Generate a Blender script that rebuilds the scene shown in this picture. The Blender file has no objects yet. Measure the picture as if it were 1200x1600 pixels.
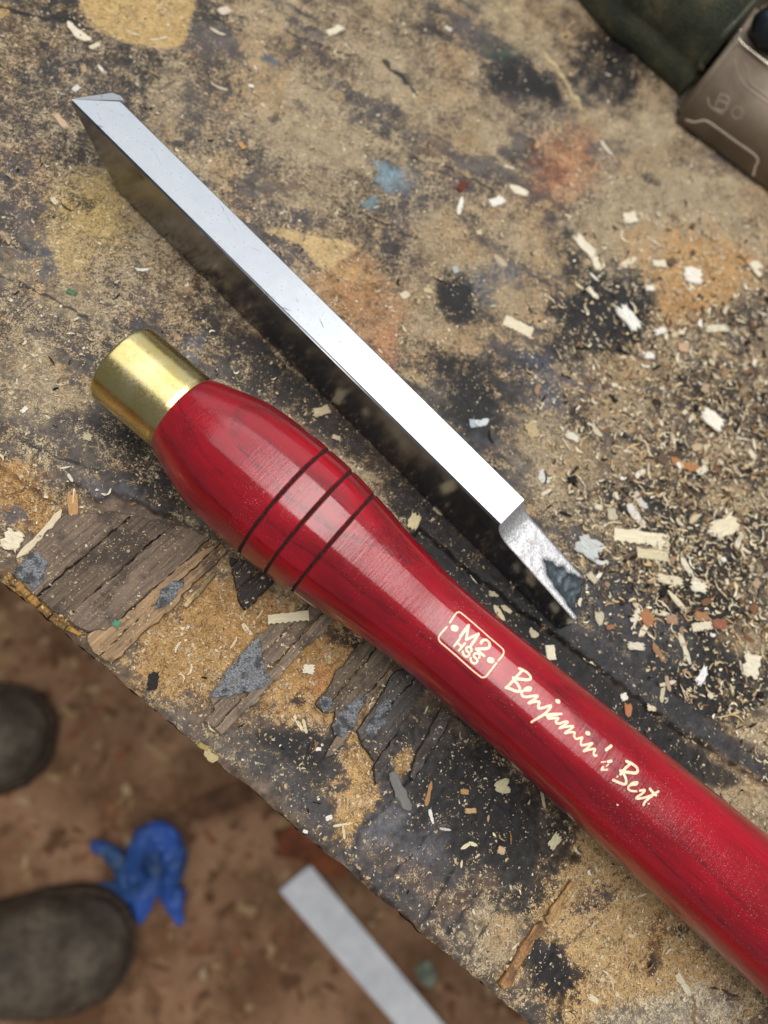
import bpy, bmesh, math, random
import numpy as np
from mathutils import Vector, Matrix
from mathutils.bvhtree import BVHTree

random.seed(7)
rng = np.random.default_rng(11)
scene = bpy.context.scene
COL = scene.collection

# ------------------------------------------------------------------ camera
F = 1177.0            # focal length in photo pixels (photo 1200 x 1600)
H = 0.20              # lens height above the bench top, metres
NAD = (255, 1215)     # photo pixel straight below the lens
_d = np.array([(NAD[0]-600)/F, -(NAD[1]-800)/F, -1.0]); _d /= np.linalg.norm(_d)
_t = np.array([0, 0, -1.0]); _v = np.cross(_d, _t)
_K = np.array([[0, -_v[2], _v[1]], [_v[2], 0, -_v[0]], [-_v[1], _v[0], 0]])
R = np.eye(3) + _K + _K @ _K / (1 + _d @ _t)
CAM = np.array([0, 0, H])
cam_data = bpy.data.cameras.new('camera')
cam = bpy.data.objects.new('camera', cam_data); COL.objects.link(cam)
M4 = Matrix([list(map(float, R[i])) + [float(CAM[i])] for i in range(3)] + [[0, 0, 0, 1]])
cam.matrix_world = M4
cam_data.sensor_fit = 'VERTICAL'; cam_data.sensor_height = 36.0
cam_data.lens = 36.0 * F / 1600.0
cam_data.clip_start = 0.01; cam_data.clip_end = 50
cam_data.dof.use_dof = True
cam_data.dof.focus_distance = 0.196
cam_data.dof.aperture_fstop = cam_data.lens / 3.0     # 3 mm lens opening, as in a phone
scene.camera = cam

# ------------------------------------------------------------------ light
world = bpy.data.worlds.new('World'); scene.world = world; world.use_nodes = True
bg = world.node_tree.nodes['Background']
bg.inputs[0].default_value = (0.93, 0.97, 1.0, 1); bg.inputs[1].default_value = 0.18
ld = bpy.data.lights.new('overhead_light', 'AREA'); ld.shape = 'RECTANGLE'
ld.size = 1.35; ld.size_y = 3.3; ld.energy = 83.0; ld.color = (1.0, 0.975, 0.94)
lo = bpy.data.objects.new('overhead_light', ld); COL.objects.link(lo)
lo.location = (0.41, 0.18, 2.62); lo.rotation_euler = (0, 0, math.radians(-40.5))
ld2 = bpy.data.lights.new('rear_fill_light', 'AREA'); ld2.shape = 'RECTANGLE'   # unseen panel added for the blade tip's reflection and light from behind
ld2.size = 2.6; ld2.size_y = 1.5; ld2.energy = 8.0; ld2.color = (0.93, 0.97, 1.0)
lo2 = bpy.data.objects.new('rear_fill_light', ld2); COL.objects.link(lo2)
lo2.location = (0.45, 1.75, 1.25)
lo2.rotation_euler = (Vector((0.1, 0.1, 0.0))-Vector(lo2.location)).to_track_quat('-Z', 'Y').to_euler()
ld3 = bpy.data.lights.new('side_fill_light', 'AREA'); ld3.shape = 'RECTANGLE'             # dimmer unseen panel added to brighten the ferrule and blade tip
ld3.size = 2.2; ld3.size_y = 3.3; ld3.energy = 31.0; ld3.color = (0.96, 0.98, 1.0)
lo3 = bpy.data.objects.new('side_fill_light', ld3); COL.objects.link(lo3)
lo3.location = (-0.96, 1.36, 2.64); lo3.rotation_euler = (0, 0, math.radians(-40.5))
vs = scene.view_settings
vs.view_transform = 'Standard'; vs.look = 'None'; vs.exposure = 0.0; vs.gamma = 1.0
vs.use_curve_mapping = False
scene.render.engine = 'CYCLES'

# ------------------------------------------------------------------ geometry helpers
FLOOR = -0.68
def ray(x, y):
    r = R @ np.array([(x-600)/F, -(y-800)/F, -1.0]); return r/np.linalg.norm(r)
def P(x, y, z=0.0):
    r = ray(x, y); return CAM + r*((z-H)/r[2])
def proj(pts):
    q = (np.asarray(pts) - CAM) @ R
    return 600 + F*q[:, 0]/-q[:, 2], 800 - F*q[:, 1]/-q[:, 2]
def lin(c):
    c = np.asarray(c, float)/255.0
    return np.where(c <= 0.04045, c/12.92, ((c+0.055)/1.055)**2.4)
def lin4(c): return tuple(float(v) for v in lin(c)) + (1.0,)
def sstep(a, b, x):
    t = np.clip((x-a)/(b-a), 0, 1); return t*t*(3-2*t)

_tab = np.random.default_rng(5).random((256, 256))
def vnoise(x, y, seed=0):
    x = x + seed*17.31; y = y + seed*9.77
    xi = np.floor(x).astype(int); yi = np.floor(y).astype(int)
    fx = x-xi; fy = y-yi; fx = fx*fx*(3-2*fx); fy = fy*fy*(3-2*fy)
    a = _tab[xi & 255, yi & 255]; b = _tab[(xi+1) & 255, yi & 255]
    c = _tab[xi & 255, (yi+1) & 255]; d = _tab[(xi+1) & 255, (yi+1) & 255]
    return a+(b-a)*fx + (c-a)*fy + (a-b-c+d)*fx*fy
def fbm(x, y, oct=4, seed=0, gain=0.5):
    s = 0; a = 1.0; t = 0
    for i in range(oct):
        s = s + a*vnoise(x, y, seed+i*3); t += a; a *= gain; x = x*2.03; y = y*2.03
    return s/t                                        # 0..1, mean .5

def mesh_obj(name, verts, faces, mat=None, parent=None, smooth=False):
    me = bpy.data.meshes.new(name)
    me.from_pydata([tuple(map(float, v)) for v in verts], [], [tuple(map(int, f)) for f in faces])
    me.update()
    if smooth: me.polygons.foreach_set('use_smooth', [True]*len(me.polygons))
    o = bpy.data.objects.new(name, me); COL.objects.link(o)
    if mat: me.materials.append(mat)
    if parent: o.parent = parent
    return o
def empty(name, loc=(0, 0, 0), rz=0.0):
    o = bpy.data.objects.new(name, None); COL.objects.link(o)
    o.location = loc; o.rotation_euler = (0, 0, rz); o.empty_display_size = 0.01
    return o
def tag(o, label=None, cat=None, group=None, kind=None):
    if label: o['label'] = label
    if cat: o['category'] = cat
    if group: o['group'] = group
    if kind: o['kind'] = kind
    return o
def fcol(me, name, arr):
    a = me.attributes.new(name, 'FLOAT_COLOR', 'POINT')
    b = np.ones((len(arr), 4), np.float32); b[:, :3] = arr
    a.data.foreach_set('color', b.ravel())
def ffloat(me, name, arr):
    a = me.attributes.new(name, 'FLOAT', 'POINT'); a.data.foreach_set('value', np.asarray(arr, np.float32))

def catmull(pts, n=6, closed=False):
    p = np.asarray(pts, float)
    if len(p) < 3 and not closed:
        return np.array([p[0]+(p[-1]-p[0])*t for t in np.linspace(0, 1, n+1)])
    q = np.vstack([p[-1], p, p[0], p[1]]) if closed else np.vstack([2*p[0]-p[1], p, 2*p[-1]-p[-2]])
    out = []
    for i in range(1, len(q)-2):
        a, b, c, d = q[i-1], q[i], q[i+1], q[i+2]
        for k in range(n):
            t = k/n
            out.append(.5*((2*b)+(-a+c)*t+(2*a-5*b+4*c-d)*t*t+(-a+3*b-3*c+d)*t**3))
    if not closed: out.append(p[-1])
    return np.array(out)
def tube(path, rad, seg=8, cap=True):
    """verts, faces of a tube along a 3-D path; rad scalar or list"""
    path = np.asarray(path, float); n = len(path)
    rad = np.full(n, rad) if np.isscalar(rad) else np.asarray(rad)
    V = []; Fc = []
    tang = np.gradient(path, axis=0)
    ref = np.array([0, 0, 1.0])
    for i in range(n):
        t = tang[i]/np.linalg.norm(tang[i])
        a = np.cross(t, ref)
        if np.linalg.norm(a) < 1e-3: a = np.cross(t, [1, 0, 0])
        a /= np.linalg.norm(a); b = np.cross(t, a)
        for k in range(seg):
            th = 2*math.pi*k/seg
            V.append(path[i]+rad[i]*(math.cos(th)*a+math.sin(th)*b))
    for i in range(n-1):
        for k in range(seg):
            k2 = (k+1) % seg
            Fc.append((i*seg+k, i*seg+k2, (i+1)*seg+k2, (i+1)*seg+k))
    if cap:
        Fc.append(tuple(range(seg))[::-1]); Fc.append(tuple((n-1)*seg+k for k in range(seg)))
    return V, Fc
def merge(parts):
    V = []; Fc = []
    for v, f in parts:
        o = len(V); V += list(v); Fc += [tuple(i+o for i in q) for q in f]
    return V, Fc

# ------------------------------------------------------------------ material helpers
class NT:
    def __init__(s, name):
        s.m = bpy.data.materials.new(name); s.m.use_nodes = True
        s.t = s.m.node_tree; s.b = s.t.nodes['Principled BSDF']
    def n(s, typ, **kw):
        x = s.t.nodes.new(typ)
        for k, v in kw.items(): setattr(x, k, v)
        return x
    def l(s, a, b): s.t.links.new(a, b)
    def val(s, sock, v):
        if hasattr(v, 'is_linked') or isinstance(v, bpy.types.NodeSocket): s.l(v, sock)
        else: sock.default_value = v
    def math(s, op, a, b=0.0, c=None, clamp=False):
        x = s.n('ShaderNodeMath', operation=op, use_clamp=clamp)
        s.val(x.inputs[0], a); s.val(x.inputs[1], b)
        if c is not None: s.val(x.inputs[2], c)
        return x.outputs[0]
    def maprange(s, v, a, b, c=0.0, d=1.0, smooth=False):
        x = s.n('ShaderNodeMapRange')
        if smooth: x.interpolation_type = 'SMOOTHSTEP'
        s.val(x.inputs[0], v); s.val(x.inputs[1], a); s.val(x.inputs[2], b); s.val(x.inputs[3], c); s.val(x.inputs[4], d)
        return x.outputs[0]
    def mix(s, f, a, b, blend='MIX'):
        x = s.n('ShaderNodeMix', data_type='RGBA', blend_type=blend)
        s.val(x.inputs[0], f); s.val(x.inputs[6], a); s.val(x.inputs[7], b)
        return x.outputs[2]
    def coord(s, out='Object', scale=(1, 1, 1), rot=(0, 0, 0), loc=(0, 0, 0)):
        tc = s.n('ShaderNodeTexCoord'); mp = s.n('ShaderNodeMapping')
        mp.inputs['Scale'].default_value = scale; mp.inputs['Rotation'].default_value = rot; mp.inputs['Location'].default_value = loc
        src = tc.outputs[out]
        if any(rot):
            m0 = s.n('ShaderNodeMapping'); m0.inputs['Rotation'].default_value = rot; s.l(src, m0.inputs[0]); src = m0.outputs[0]
            mp.inputs['Rotation'].default_value = (0, 0, 0)
        s.l(src, mp.inputs[0]); return mp.outputs[0]
    def noise(s, vec, scale, detail=3.0, rough=0.6, dist=0.0):
        x = s.n('ShaderNodeTexNoise'); s.l(vec, x.inputs['Vector'])
        x.inputs['Scale'].default_value = scale; x.inputs['Detail'].default_value = detail
        x.inputs['Roughness'].default_value = rough; x.inputs['Distortion'].default_value = dist
        return x.outputs[0]
    def attr(s, name, fac=False):
        x = s.n('ShaderNodeAttribute', attribute_name=name); return x.outputs['Fac' if fac else 'Color']
    def bump(s, h, strength=0.3, dist=0.0005, normal=None):
        x = s.n('ShaderNodeBump'); s.val(x.inputs['Height'], h)
        x.inputs['Strength'].default_value = strength; x.inputs['Distance'].default_value = dist
        if normal is not None: s.l(normal, x.inputs['Normal'])
        return x.outputs[0]
    def set(s, **kw):
        for k, v in kw.items(): s.val(s.b.inputs[k.replace('_', ' ')], v)
        return s.m

def simple_mat(name, c, rough=0.7, nscale=200, var=0.35, bump=0.2, bdist=0.0003, metal=0.0, spec=0.4, second=None):
    t = NT(name); v = t.coord()
    n = t.noise(v, nscale, 4, .65)
    c2 = second if second else tuple(np.asarray(c)*0.55)
    col = t.mix(t.maprange(n, .5-.5*(1-var)*.5, .5+.5*(1-var)*.5), lin4(c2), lin4(c))
    return t.set(Base_Color=col, Roughness=rough, Metallic=metal, Specular_IOR_Level=spec, Normal=t.bump(n, bump, bdist))

# ================================================================== BENCH TOP
E0 = P(0, 905)[:2]; _e = P(830, 1600)[:2]-E0
U = _e/np.linalg.norm(_e); Vv = np.array([-U[1], U[0]])        # along the edge / inward
def uv2xy(u, v): return E0[0]+U[0]*u+Vv[0]*v, E0[1]+U[1]*u+Vv[1]*v

STEP = 0.0018
# boundary (photo pixels) of the intact top ply; below it the next ply lies bare
BOUND = np.array([(-900, 230), (-300, 560), (0, 728), (45, 758), (86, 788), (98, 762), (112, 752), (130, 764), (146, 781), (164, 781),
                  (174, 769), (200, 776), (232, 792), (270, 812), (340, 832), (430, 880), (520, 900), (600, 860), (657, 826),
                  (740, 897), (850, 977), (940, 1046), (1075, 1150), (1200, 1224), (1500, 1420), (2300, 1950)], float)
PLATE = np.array([(545, 1345), (556, 1318), (572, 1290), (600, 1268), (624, 1240), (650, 1214), (690, 1150), (716, 1120), (760, 1150), (830, 1210), (905, 1285), (896, 1345), (880, 1388), (852, 1428),
                  (830, 1462), (812, 1482), (786, 1532), (770, 1560), (700, 1500), (640, 1440), (590, 1395)], float)
def step_mask(px, py):
    """+1 on the top ply, 0 below; short ramp"""
    yb = np.interp(px, BOUND[:, 0], BOUND[:, 1])
    w = (vnoise(px/9, py/9, 3)-.5)*7 + (vnoise(px/3.5, py/3.5, 5)-.5)*3
    return sstep(4.0, -4.0, py-yb+w)
def height(x, y):
    p = np.stack([x, y, np.zeros_like(x)], 1)
    px, py = proj(p)
    px = np.clip(px, -800, 2200); py = np.clip(py, -1500, 2400)
    h = -STEP*(1-step_mask(px, py))
    m = np.nonzero((px > 530) & (px < 920) & (py > 1100) & (py < 1580))[0]
    if len(m): h[m] += .0011*inpoly(px[m], py[m], PLATE, 3, 5, 9)
    h += (fbm((x*U[0]+y*U[1])*700, (x*Vv[0]+y*Vv[1])*60, 3, 33)-.5)*0.00025
    h += (fbm(x*90, y*90, 4, 21)-.5)*0.0007 + (fbm(x*700, y*700, 3, 31)-.5)*0.00045
    return h

def ell(px, py, cx, cy, rx, ry, ang, soft, wob=.45, seed=1, fine=.25):
    a = math.radians(ang); dx = px-cx; dy = py-cy
    X = (dx*math.cos(a)+dy*math.sin(a))/rx; Y = (-dx*math.sin(a)+dy*math.cos(a))/ry
    d = np.sqrt(X*X+Y*Y)
    d = d + (fbm(px/45, py/45, 3, seed)-.5)*2*wob + (fbm(px/9, py/9, 2, seed+7)-.5)*2*fine
    return sstep(1+soft, 1-soft, d)
def inpoly(px, py, poly, soft=4, wob=8, seed=1):
    """soft polygon mask"""
    qx = px+(fbm(px/30, py/30, 3, seed)-.5)*2*wob; qy = py+(fbm(px/30, py/30, 3, seed+4)-.5)*2*wob
    poly = np.asarray(poly, float); ins = np.zeros(px.shape, bool); dmin = np.full(px.shape, 1e9)
    j = len(poly)-1
    for i in range(len(poly)):
        x0, y0 = poly[j]; x1, y1 = poly[i]
        c = ((y1 > qy) != (y0 > qy)) & (qx < (x0-x1)*(qy-y1)/((y0-y1) if y0 != y1 else 1e-9)+x1); ins ^= c
        L = (x1-x0)**2+(y1-y0)**2; t = np.clip(((qx-x0)*(x1-x0)+(qy-y0)*(y1-y0))/L, 0, 1)
        dmin = np.minimum(dmin, np.hypot(qx-x0-t*(x1-x0), qy-y0-t*(y1-y0))); j = i
    return sstep(-soft, soft, np.where(ins, dmin, -dmin))

TAN = (172, 154, 126); TAN2 = (170, 143, 108); CREAM = (198, 174, 132); GREY = (98, 89, 82); DK = (44, 39, 37); BLK = (25, 23, 23)
PUR = (88, 78, 77); SLATE = (92, 97, 106); BRN = (118, 92, 68); OLV = (150, 128, 86); ORG = (188, 112, 72); BLUE = (128, 150, 160); CHAR = (66, 64, 66)
# stains, some of them painted shade: (colour, coverage of dust (None = leave), cx, cy, rx, ry, angle, softness, strength[, dust colour])
ST = [
 # --- upper left
 (DK, .42, 90, 110, 130, 90, 15, .5, .75), (DK, .30, 110, 15, 85, 24, 10, .3, .85), (DK, .30, 240, 92, 75, 18, 5, .5, .8), (CHAR, .35, 110, 125, 60, 45, 0, .5, .6),
 (BRN, .55, 30, 45, 40, 30, 0, .6, .5), (PUR, .4, 40, 215, 70, 55, 0, .5, .6), (DK, .3, 118, 245, 40, 38, 0, .4, .8), (CHAR, .3, 205, 155, 60, 32, 20, .5, .6),
 (DK, .35, 250, 120, 55, 30, 0, .5, .5), (TAN, .85, 265, 150, 25, 60, 10, .6, .6), (GREY, .5, 340, 150, 60, 70, 0, .6, .6), (DK, .35, 372, 128, 45, 30, 30, .5, .6),
 (GREY, .45, 385, 200, 60, 40, 20, .5, .7), (CHAR, .35, 405, 245, 40, 22, 40, .5, .7), (DK, .35, 325, 10, 40, 25, 0, .5, .7), (TAN, .9, 420, 60, 45, 75, 0, .5, .8),
 (TAN, .9, 455, 165, 75, 60, 30, .5, .8), (DK, .3, 465, 85, 55, 26, 15, .4, .75), (SLATE, .2, 424, 94, 15, 9, 20, .4, .9), (GREY, .4, 490, 100, 50, 30, 20, .5, .5),
 (BRN, .45, 520, 18, 45, 25, 0, .5, .7), (DK, .3, 515, 12, 22, 12, 10, .5, .7), (BRN, .75, 575, 60, 50, 60, 0, .6, .6), (TAN, .9, 500, 220, 70, 55, 35, .6, .7), (CHAR, .3, 555, 160, 25, 22, 0, .5, .6),
 (DK, .2, 430, 185, 10, 8, 0, .5, .8), (DK, .2, 465, 160, 9, 7, 0, .5, .7), (PUR, .4, 490, 180, 30, 14, 10, .5, .6), (GREY, .4, 450, 255, 45, 18, 10, .5, .6), (DK, .3, 530, 282, 14, 9, 0, .5, .8),
 # --- top centre
 (DK, .35, 655, 45, 48, 40, 0, .5, .75), (PUR, .5, 760, 15, 45, 25, 0, .5, .6), (TAN, .75, 605, 105, 35, 45, 0, .6, .5), (BRN, .6, 700, 105, 60, 30, 0, .6, .6), (TAN2, .8, 655, 178, 35, 35, 0, .5, .7),
 (DK, .3, 640, 125, 22, 8, 40, .5, .8), (CHAR, .3, 605, 180, 24, 26, 0, .5, .6), (CHAR, .25, 645, 212, 12, 18, 0, .5, .6), (PUR, .4, 710, 190, 25, 35, 0, .6, .6), (TAN2, .85, 748, 210, 40, 26, 0, .5, .8),
 ((52, 76, 62), .2, 785, 88, 22, 14, 20, .6, .75), (BLK, .22, 815, 128, 62, 32, 20, .45, .9), (BLK, .15, 845, 140, 35, 22, 20, .5, .8), (OLV, .8, 800, 30, 60, 30, 40, .5, .7), (BRN, .6, 860, 40, 70, 30, 40, .6, .6),
 (OLV, .8, 865, 105, 34, 5, 52, .5, .9), (OLV, .8, 890, 150, 24, 4, 52, .5, .9), (DK, .45, 960, 110, 75, 58, 20, .4, .9), (BLK, .35, 940, 75, 40, 30, 20, .5, .8), (BLK, .35, 985, 150, 35, 24, 0, .5, .7), (BRN, .5, 925, 25, 30, 35, 0, .6, .6),  # dark spots beside the power tool: its cast shadow painted in
 (TAN2, .8, 1015, 140, 24, 30, 20, .5, .8), (TAN2, .85, 960, 200, 80, 24, 10, .5, .8), (PUR, .4, 840, 190, 60, 30, 20, .6, .6), (ORG, .8, 880, 262, 42, 44, 0, .8, .55, (190, 132, 94)), (BRN, .8, 925, 255, 20, 20, 0, .6, .4, (184, 134, 100)),
 (PUR, .45, 985, 245, 40, 28, 30, .5, .75), (BRN, .6, 1060, 215, 50, 25, 35, .5, .7), (TAN, .9, 1030, 300, 90, 45, 20, .6, .7), (DK, .3, 1018, 282, 14, 7, 30, .4, .9), (BRN, .7, 1150, 290, 70, 30, 30, .5, .5),
 # --- centre band
 (DK, .4, 590, 300, 60, 40, 0, .5, .6), (BLUE, .1, 622, 283, 34, 20, 15, .35, .85), (BLUE, .1, 600, 262, 22, 10, 20, .4, .7), ((132, 160, 166), .05, 580, 318, 16, 11, 0, .3, .9), (CHAR, .3, 640, 330, 45, 30, 0, .5, .6),
 (PUR, .4, 455, 338, 42, 30, 10, .45, .75), (PUR, .4, 480, 405, 36, 26, 30, .4, .8), (DK, .4, 575, 365, 60, 45, 20, .5, .7), (CHAR, .35, 605, 390, 45, 30, 0, .5, .6), (TAN, .9, 470, 310, 40, 14, 0, .5, .6),
 (BRN, .85, 545, 455, 62, 45, 25, .5, .85, (168, 126, 88)), (BRN, .8, 590, 500, 45, 40, 30, .5, .7, (170, 128, 92)), (PUR, .4, 690, 300, 60, 26, 0, .5, .7), (PUR, .45, 640, 345, 40, 40, 0, .5, .7), (DK, .35, 610, 385, 26, 26, 0, .5, .6),
 (TAN2, .85, 690, 365, 30, 45, 10, .5, .8), (TAN2, .85, 735, 405, 45, 24, 20, .5, .8), (BRN, .7, 800, 345, 55, 45, 0, .6, .7), (TAN, .85, 845, 395, 55, 30, 30, .5, .8), (PUR, .4, 645, 450, 35, 40, 0, .5, .6),
 (BLK, .30, 718, 468, 38, 36, 30, .35, .92), (BLK, .3, 745, 505, 30, 18, 20, .4, .7), (SLATE, .35, 772, 445, 34, 34, 0, .5, .8), ((74, 80, 90), .25, 796, 435, 16, 26, -20, .4, .8), (TAN, .7, 800, 470, 40, 30, 0, .6, .6), (GREY, .6, 760, 520, 45, 20, 0, .6, .6),
 ((150, 120, 70), .8, 640, 485, 34, 30, 0, .5, .6), (TAN2, .9, 698, 528, 45, 22, 10, .5, .8), (ORG, .7, 605, 540, 16, 50, 10, .6, .5, (180, 130, 100)), (GREY, .5, 650, 550, 45, 22, 20, .5, .6),
 (BLK, .42, 720, 585, 70, 32, 25, .4, .85), (BLK, .35, 735, 640, 52, 40, 40, .4, .85), ((64, 72, 84), .3, 755, 672, 24, 16, 30, .5, .7), ((72, 78, 92), .3, 845, 575, 48, 40, 20, .5, .85), (SLATE, .3, 850, 620, 40, 30, 30, .5, .8), (DK, .35, 800, 600, 40, 40, 0, .5, .6),
 (BLK, .3, 880, 540, 34, 30, 0, .4, .8), (BLK, .28, 935, 495, 62, 58, 30, .35, .95), (BLK, .28, 1000, 480, 34, 45, 0, .35, .95), (BLK, .3, 895, 415, 40, 22, 30, .4, .8), (BLK, .3, 960, 535, 45, 30, 0, .4, .8), (DK, .4, 880, 375, 22, 18, 0, .5, .8),
 (TAN2, .95, 1090, 430, 85, 60, 20, .5, .9, (190, 148, 98)), (TAN, .9, 985, 360, 75, 45, 15, .6, .8), (TAN2, .9, 1060, 480, 45, 30, 0, .5, .8, (186, 142, 92)), (TAN, .9, 1130, 350, 90, 60, 0, .6, .6), (BRN, .55, 1180, 360, 30, 40, 0, .5, .5),
 (BLK, .4, 1115, 492, 45, 14, -5, .4, .85), (BLK, .4, 1090, 525, 40, 14, 0, .4, .8), (BLK, .4, 1175, 500, 34, 22, 0, .4, .8), (TAN2, .8, 1010, 580, 55, 26, 10, .5, .7), (BLK, .4, 1090, 570, 30, 12, 10, .5, .6),
 # --- right field of shavings
 (DK, .5, 1120, 620, 90, 40, 10, .6, .6), (TAN, .75, 985, 640, 60, 34, 20, .6, .7), (PUR, .4, 1055, 690, 60, 34, 20, .5, .8), (BLK, .4, 905, 665, 22, 35, 0, .5, .7), (BLK, .3, 825, 665, 16, 12, 40, .5, .7),
 (DK, .55, 1130, 720, 80, 50, 0, .6, .7), (BRN, .6, 1080, 740, 60, 26, 20, .6, .6), (DK, .5, 1020, 770, 80, 40, 0, .6, .6), (TAN, .8, 850, 690, 50, 40, 30, .6, .6), (GREY, .6, 850, 760, 34, 40, 30, .6, .7), (TAN, .7, 890, 740, 50, 40, 0, .6, .6), (DK, .5, 900, 800, 60, 26, 0, .5, .6),
 (DK, .5, 1100, 860, 120, 60, 0, .6, .7), (CHAR, .35, 930, 905, 70, 45, 30, .5, .85), (CHAR, .3, 960, 960, 110, 45, 25, .5, .85), (BLK, .35, 1080, 1030, 80, 60, 30, .5, .85), (CHAR, .3, 1020, 1040, 90, 45, 30, .5, .85), (BLK, .35, 1110, 980, 80, 40, 20, .6, .6),
 (TAN2, .75, 1180, 1150, 60, 50, 30, .5, .8), (BLK, .35, 1120, 1110, 50, 24, 38, .5, .7), (TAN, .7, 1180, 940, 40, 60, 0, .6, .5), (CHAR, .25, 960, 1035, 110, 12, 37, .4, .85), (CHAR, .2, 1130, 1165, 110, 14, 35, .4, .85),
 # --- between blade and handle: grime, with the shade there painted in
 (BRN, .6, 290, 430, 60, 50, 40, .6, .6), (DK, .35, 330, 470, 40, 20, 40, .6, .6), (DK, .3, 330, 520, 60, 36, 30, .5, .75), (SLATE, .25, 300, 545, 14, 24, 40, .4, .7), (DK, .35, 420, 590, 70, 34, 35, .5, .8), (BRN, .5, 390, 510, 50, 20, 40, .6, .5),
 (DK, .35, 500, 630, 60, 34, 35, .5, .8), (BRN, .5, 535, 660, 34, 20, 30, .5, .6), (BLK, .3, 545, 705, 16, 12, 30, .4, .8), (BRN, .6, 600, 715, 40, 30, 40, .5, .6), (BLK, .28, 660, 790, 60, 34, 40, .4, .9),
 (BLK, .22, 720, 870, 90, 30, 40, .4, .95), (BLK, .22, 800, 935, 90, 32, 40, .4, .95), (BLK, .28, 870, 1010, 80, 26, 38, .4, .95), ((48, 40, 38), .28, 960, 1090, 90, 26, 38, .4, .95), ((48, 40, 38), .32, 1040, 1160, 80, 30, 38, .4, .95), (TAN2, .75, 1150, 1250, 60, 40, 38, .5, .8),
 # --- left
 (OLV, .85, 140, 330, 62, 60, 30, .5, .85, (184, 158, 104)), (TAN, .95, 100, 395, 42, 34, 40, .5, .85, (190, 164, 116)), (DK, .3, 128, 315, 22, 12, 20, .4, .8), (PUR, .4, 25, 320, 40, 40, 0, .5, .6), ((78, 82, 90), .3, 62, 412, 26, 24, 40, .5, .85),
 (GREY, .5, 40, 470, 60, 34, 20, .5, .7), (TAN, .75, 25, 420, 34, 20, 0, .5, .5), (GREY, .55, 180, 400, 50, 30, 0, .5, .6), (BRN, .7, 240, 400, 34, 40, 40, .6, .5), (TAN, .8, 120, 470, 60, 34, 20, .6, .6), (PUR, .5, 190, 470, 34, 24, 20, .5, .6),
 (GREY, .55, 60, 510, 80, 24, 10, .5, .6), (TAN, .85, 40, 560, 60, 30, 10, .6, .6), (CHAR, .4, 140, 560, 45, 30, 20, .5, .6), (CHAR, .35, 220, 505, 40, 20, 20, .5, .6), (TAN, .8, 60, 620, 70, 40, 0, .6, .6), (TAN2, .8, 110, 625, 30, 24, 0, .5, .6),
 (CHAR, .35, 120, 655, 34, 16, 20, .5, .7), (DK, .3, 170, 670, 50, 24, 25, .5, .8), (DK, .35, 220, 730, 60, 40, 35, .5, .85), (GREY, .4, 120, 700, 70, 34, 30, .5, .7), (DK, .25, 260, 780, 40, 24, 40, .5, .8), (GREY, .55, 50, 700, 60, 26, 30, .6, .5), (SLATE, .3, 60, 765, 40, 12, 35, .5, .6),
 ((90, 90, 98), .2, 150, 765, 24, 12, 30, .4, .7), ((90, 90, 98), .2, 195, 765, 16, 10, 20, .4, .7),
 # --- bare lower ply along the front edge
 ((140, 100, 62), .75, 20, 765, 50, 40, 30, .4, .8, (176, 134, 82)), ((140, 104, 66), .7, 60, 800, 40, 26, 30, .5, .7, (176, 134, 82)), (SLATE, .2, 18, 800, 20, 14, 0, .4, .7), ((165, 120, 62), .6, 60, 940, 60, 14, 40, .4, .8, (190, 145, 70)), (BLK, .2, 110, 800, 16, 8, 0, .5, .6),
 ((150, 105, 62), .95, 380, 985, 110, 90, 30, .3, .95, (176, 137, 88)), ((150, 105, 62), .95, 280, 1030, 70, 60, 30, .4, .95, (176, 140, 92)), ((150, 108, 66), .95, 470, 1060, 90, 60, 30, .4, .95, (178, 140, 92)), ((150, 108, 66), .9, 520, 1010, 60, 30, 30, .5, .8, (172, 134, 86)),
 (GREY, .4, 262, 1110, 60, 10, 40, .5, .8), (GREY, .45, 300, 1085, 24, 14, 40, .5, .7), (PUR, .45, 285, 1078, 14, 12, 0, .5, .6), (GREY, .45, 345, 1165, 50, 10, 40, .5, .8), (BLK, .2, 478, 1073, 7, 6, 0, .4, .9), (BLK, .25, 470, 1092, 12, 11, 0, .4, .85),
 (ORG, .5, 505, 1060, 12, 22, 30, .5, .5, (190, 128, 80)), (BLK, .22, 455, 1165, 75, 30, 15, .4, .92), (GREY, .4, 385, 1165, 50, 20, 20, .5, .7), (CHAR, .25, 440, 1215, 70, 26, 40, .5, .85), (BLK, .3, 500, 1195, 50, 30, 50, .4, .8), (DK, .3, 545, 1260, 34, 24, 30, .5, .7),
 ((150, 112, 72), .9, 575, 1180, 40, 30, 60, .4, .9, (186, 146, 94)), ((160, 124, 80), .9, 565, 1245, 34, 40, 20, .4, .9, (190, 154, 106)), ((150, 112, 72), .9, 545, 1290, 18, 26, 20, .5, .8, (186, 150, 100)), (CHAR, .3, 490, 1265, 45, 20, 40, .5, .85), (BLK, .22, 560, 960, 50, 14, 40, .4, .9), (BLK, .22, 545, 1000, 36, 16, 30, .4, .85),
 (CHAR, .3, 560, 1340, 60, 14, 40, .5, .8),
 # lower right
 ((150, 118, 78), .96, 960, 1420, 130, 130, 40, .25, .97, (186, 156, 112)), ((150, 118, 78), .96, 1060, 1520, 120, 80, 40, .3, .97, (188, 156, 110)), ((150, 118, 78), .96, 900, 1560, 60, 60, 0, .4, .9, (186, 152, 106)), (TAN, .95, 1150, 1480, 80, 40, 40, .6, .8), (PUR, .35, 940, 1405, 30, 26, 0, .5, .85), (PUR, .35, 905, 1425, 20, 12, 0, .5, .7),
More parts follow.
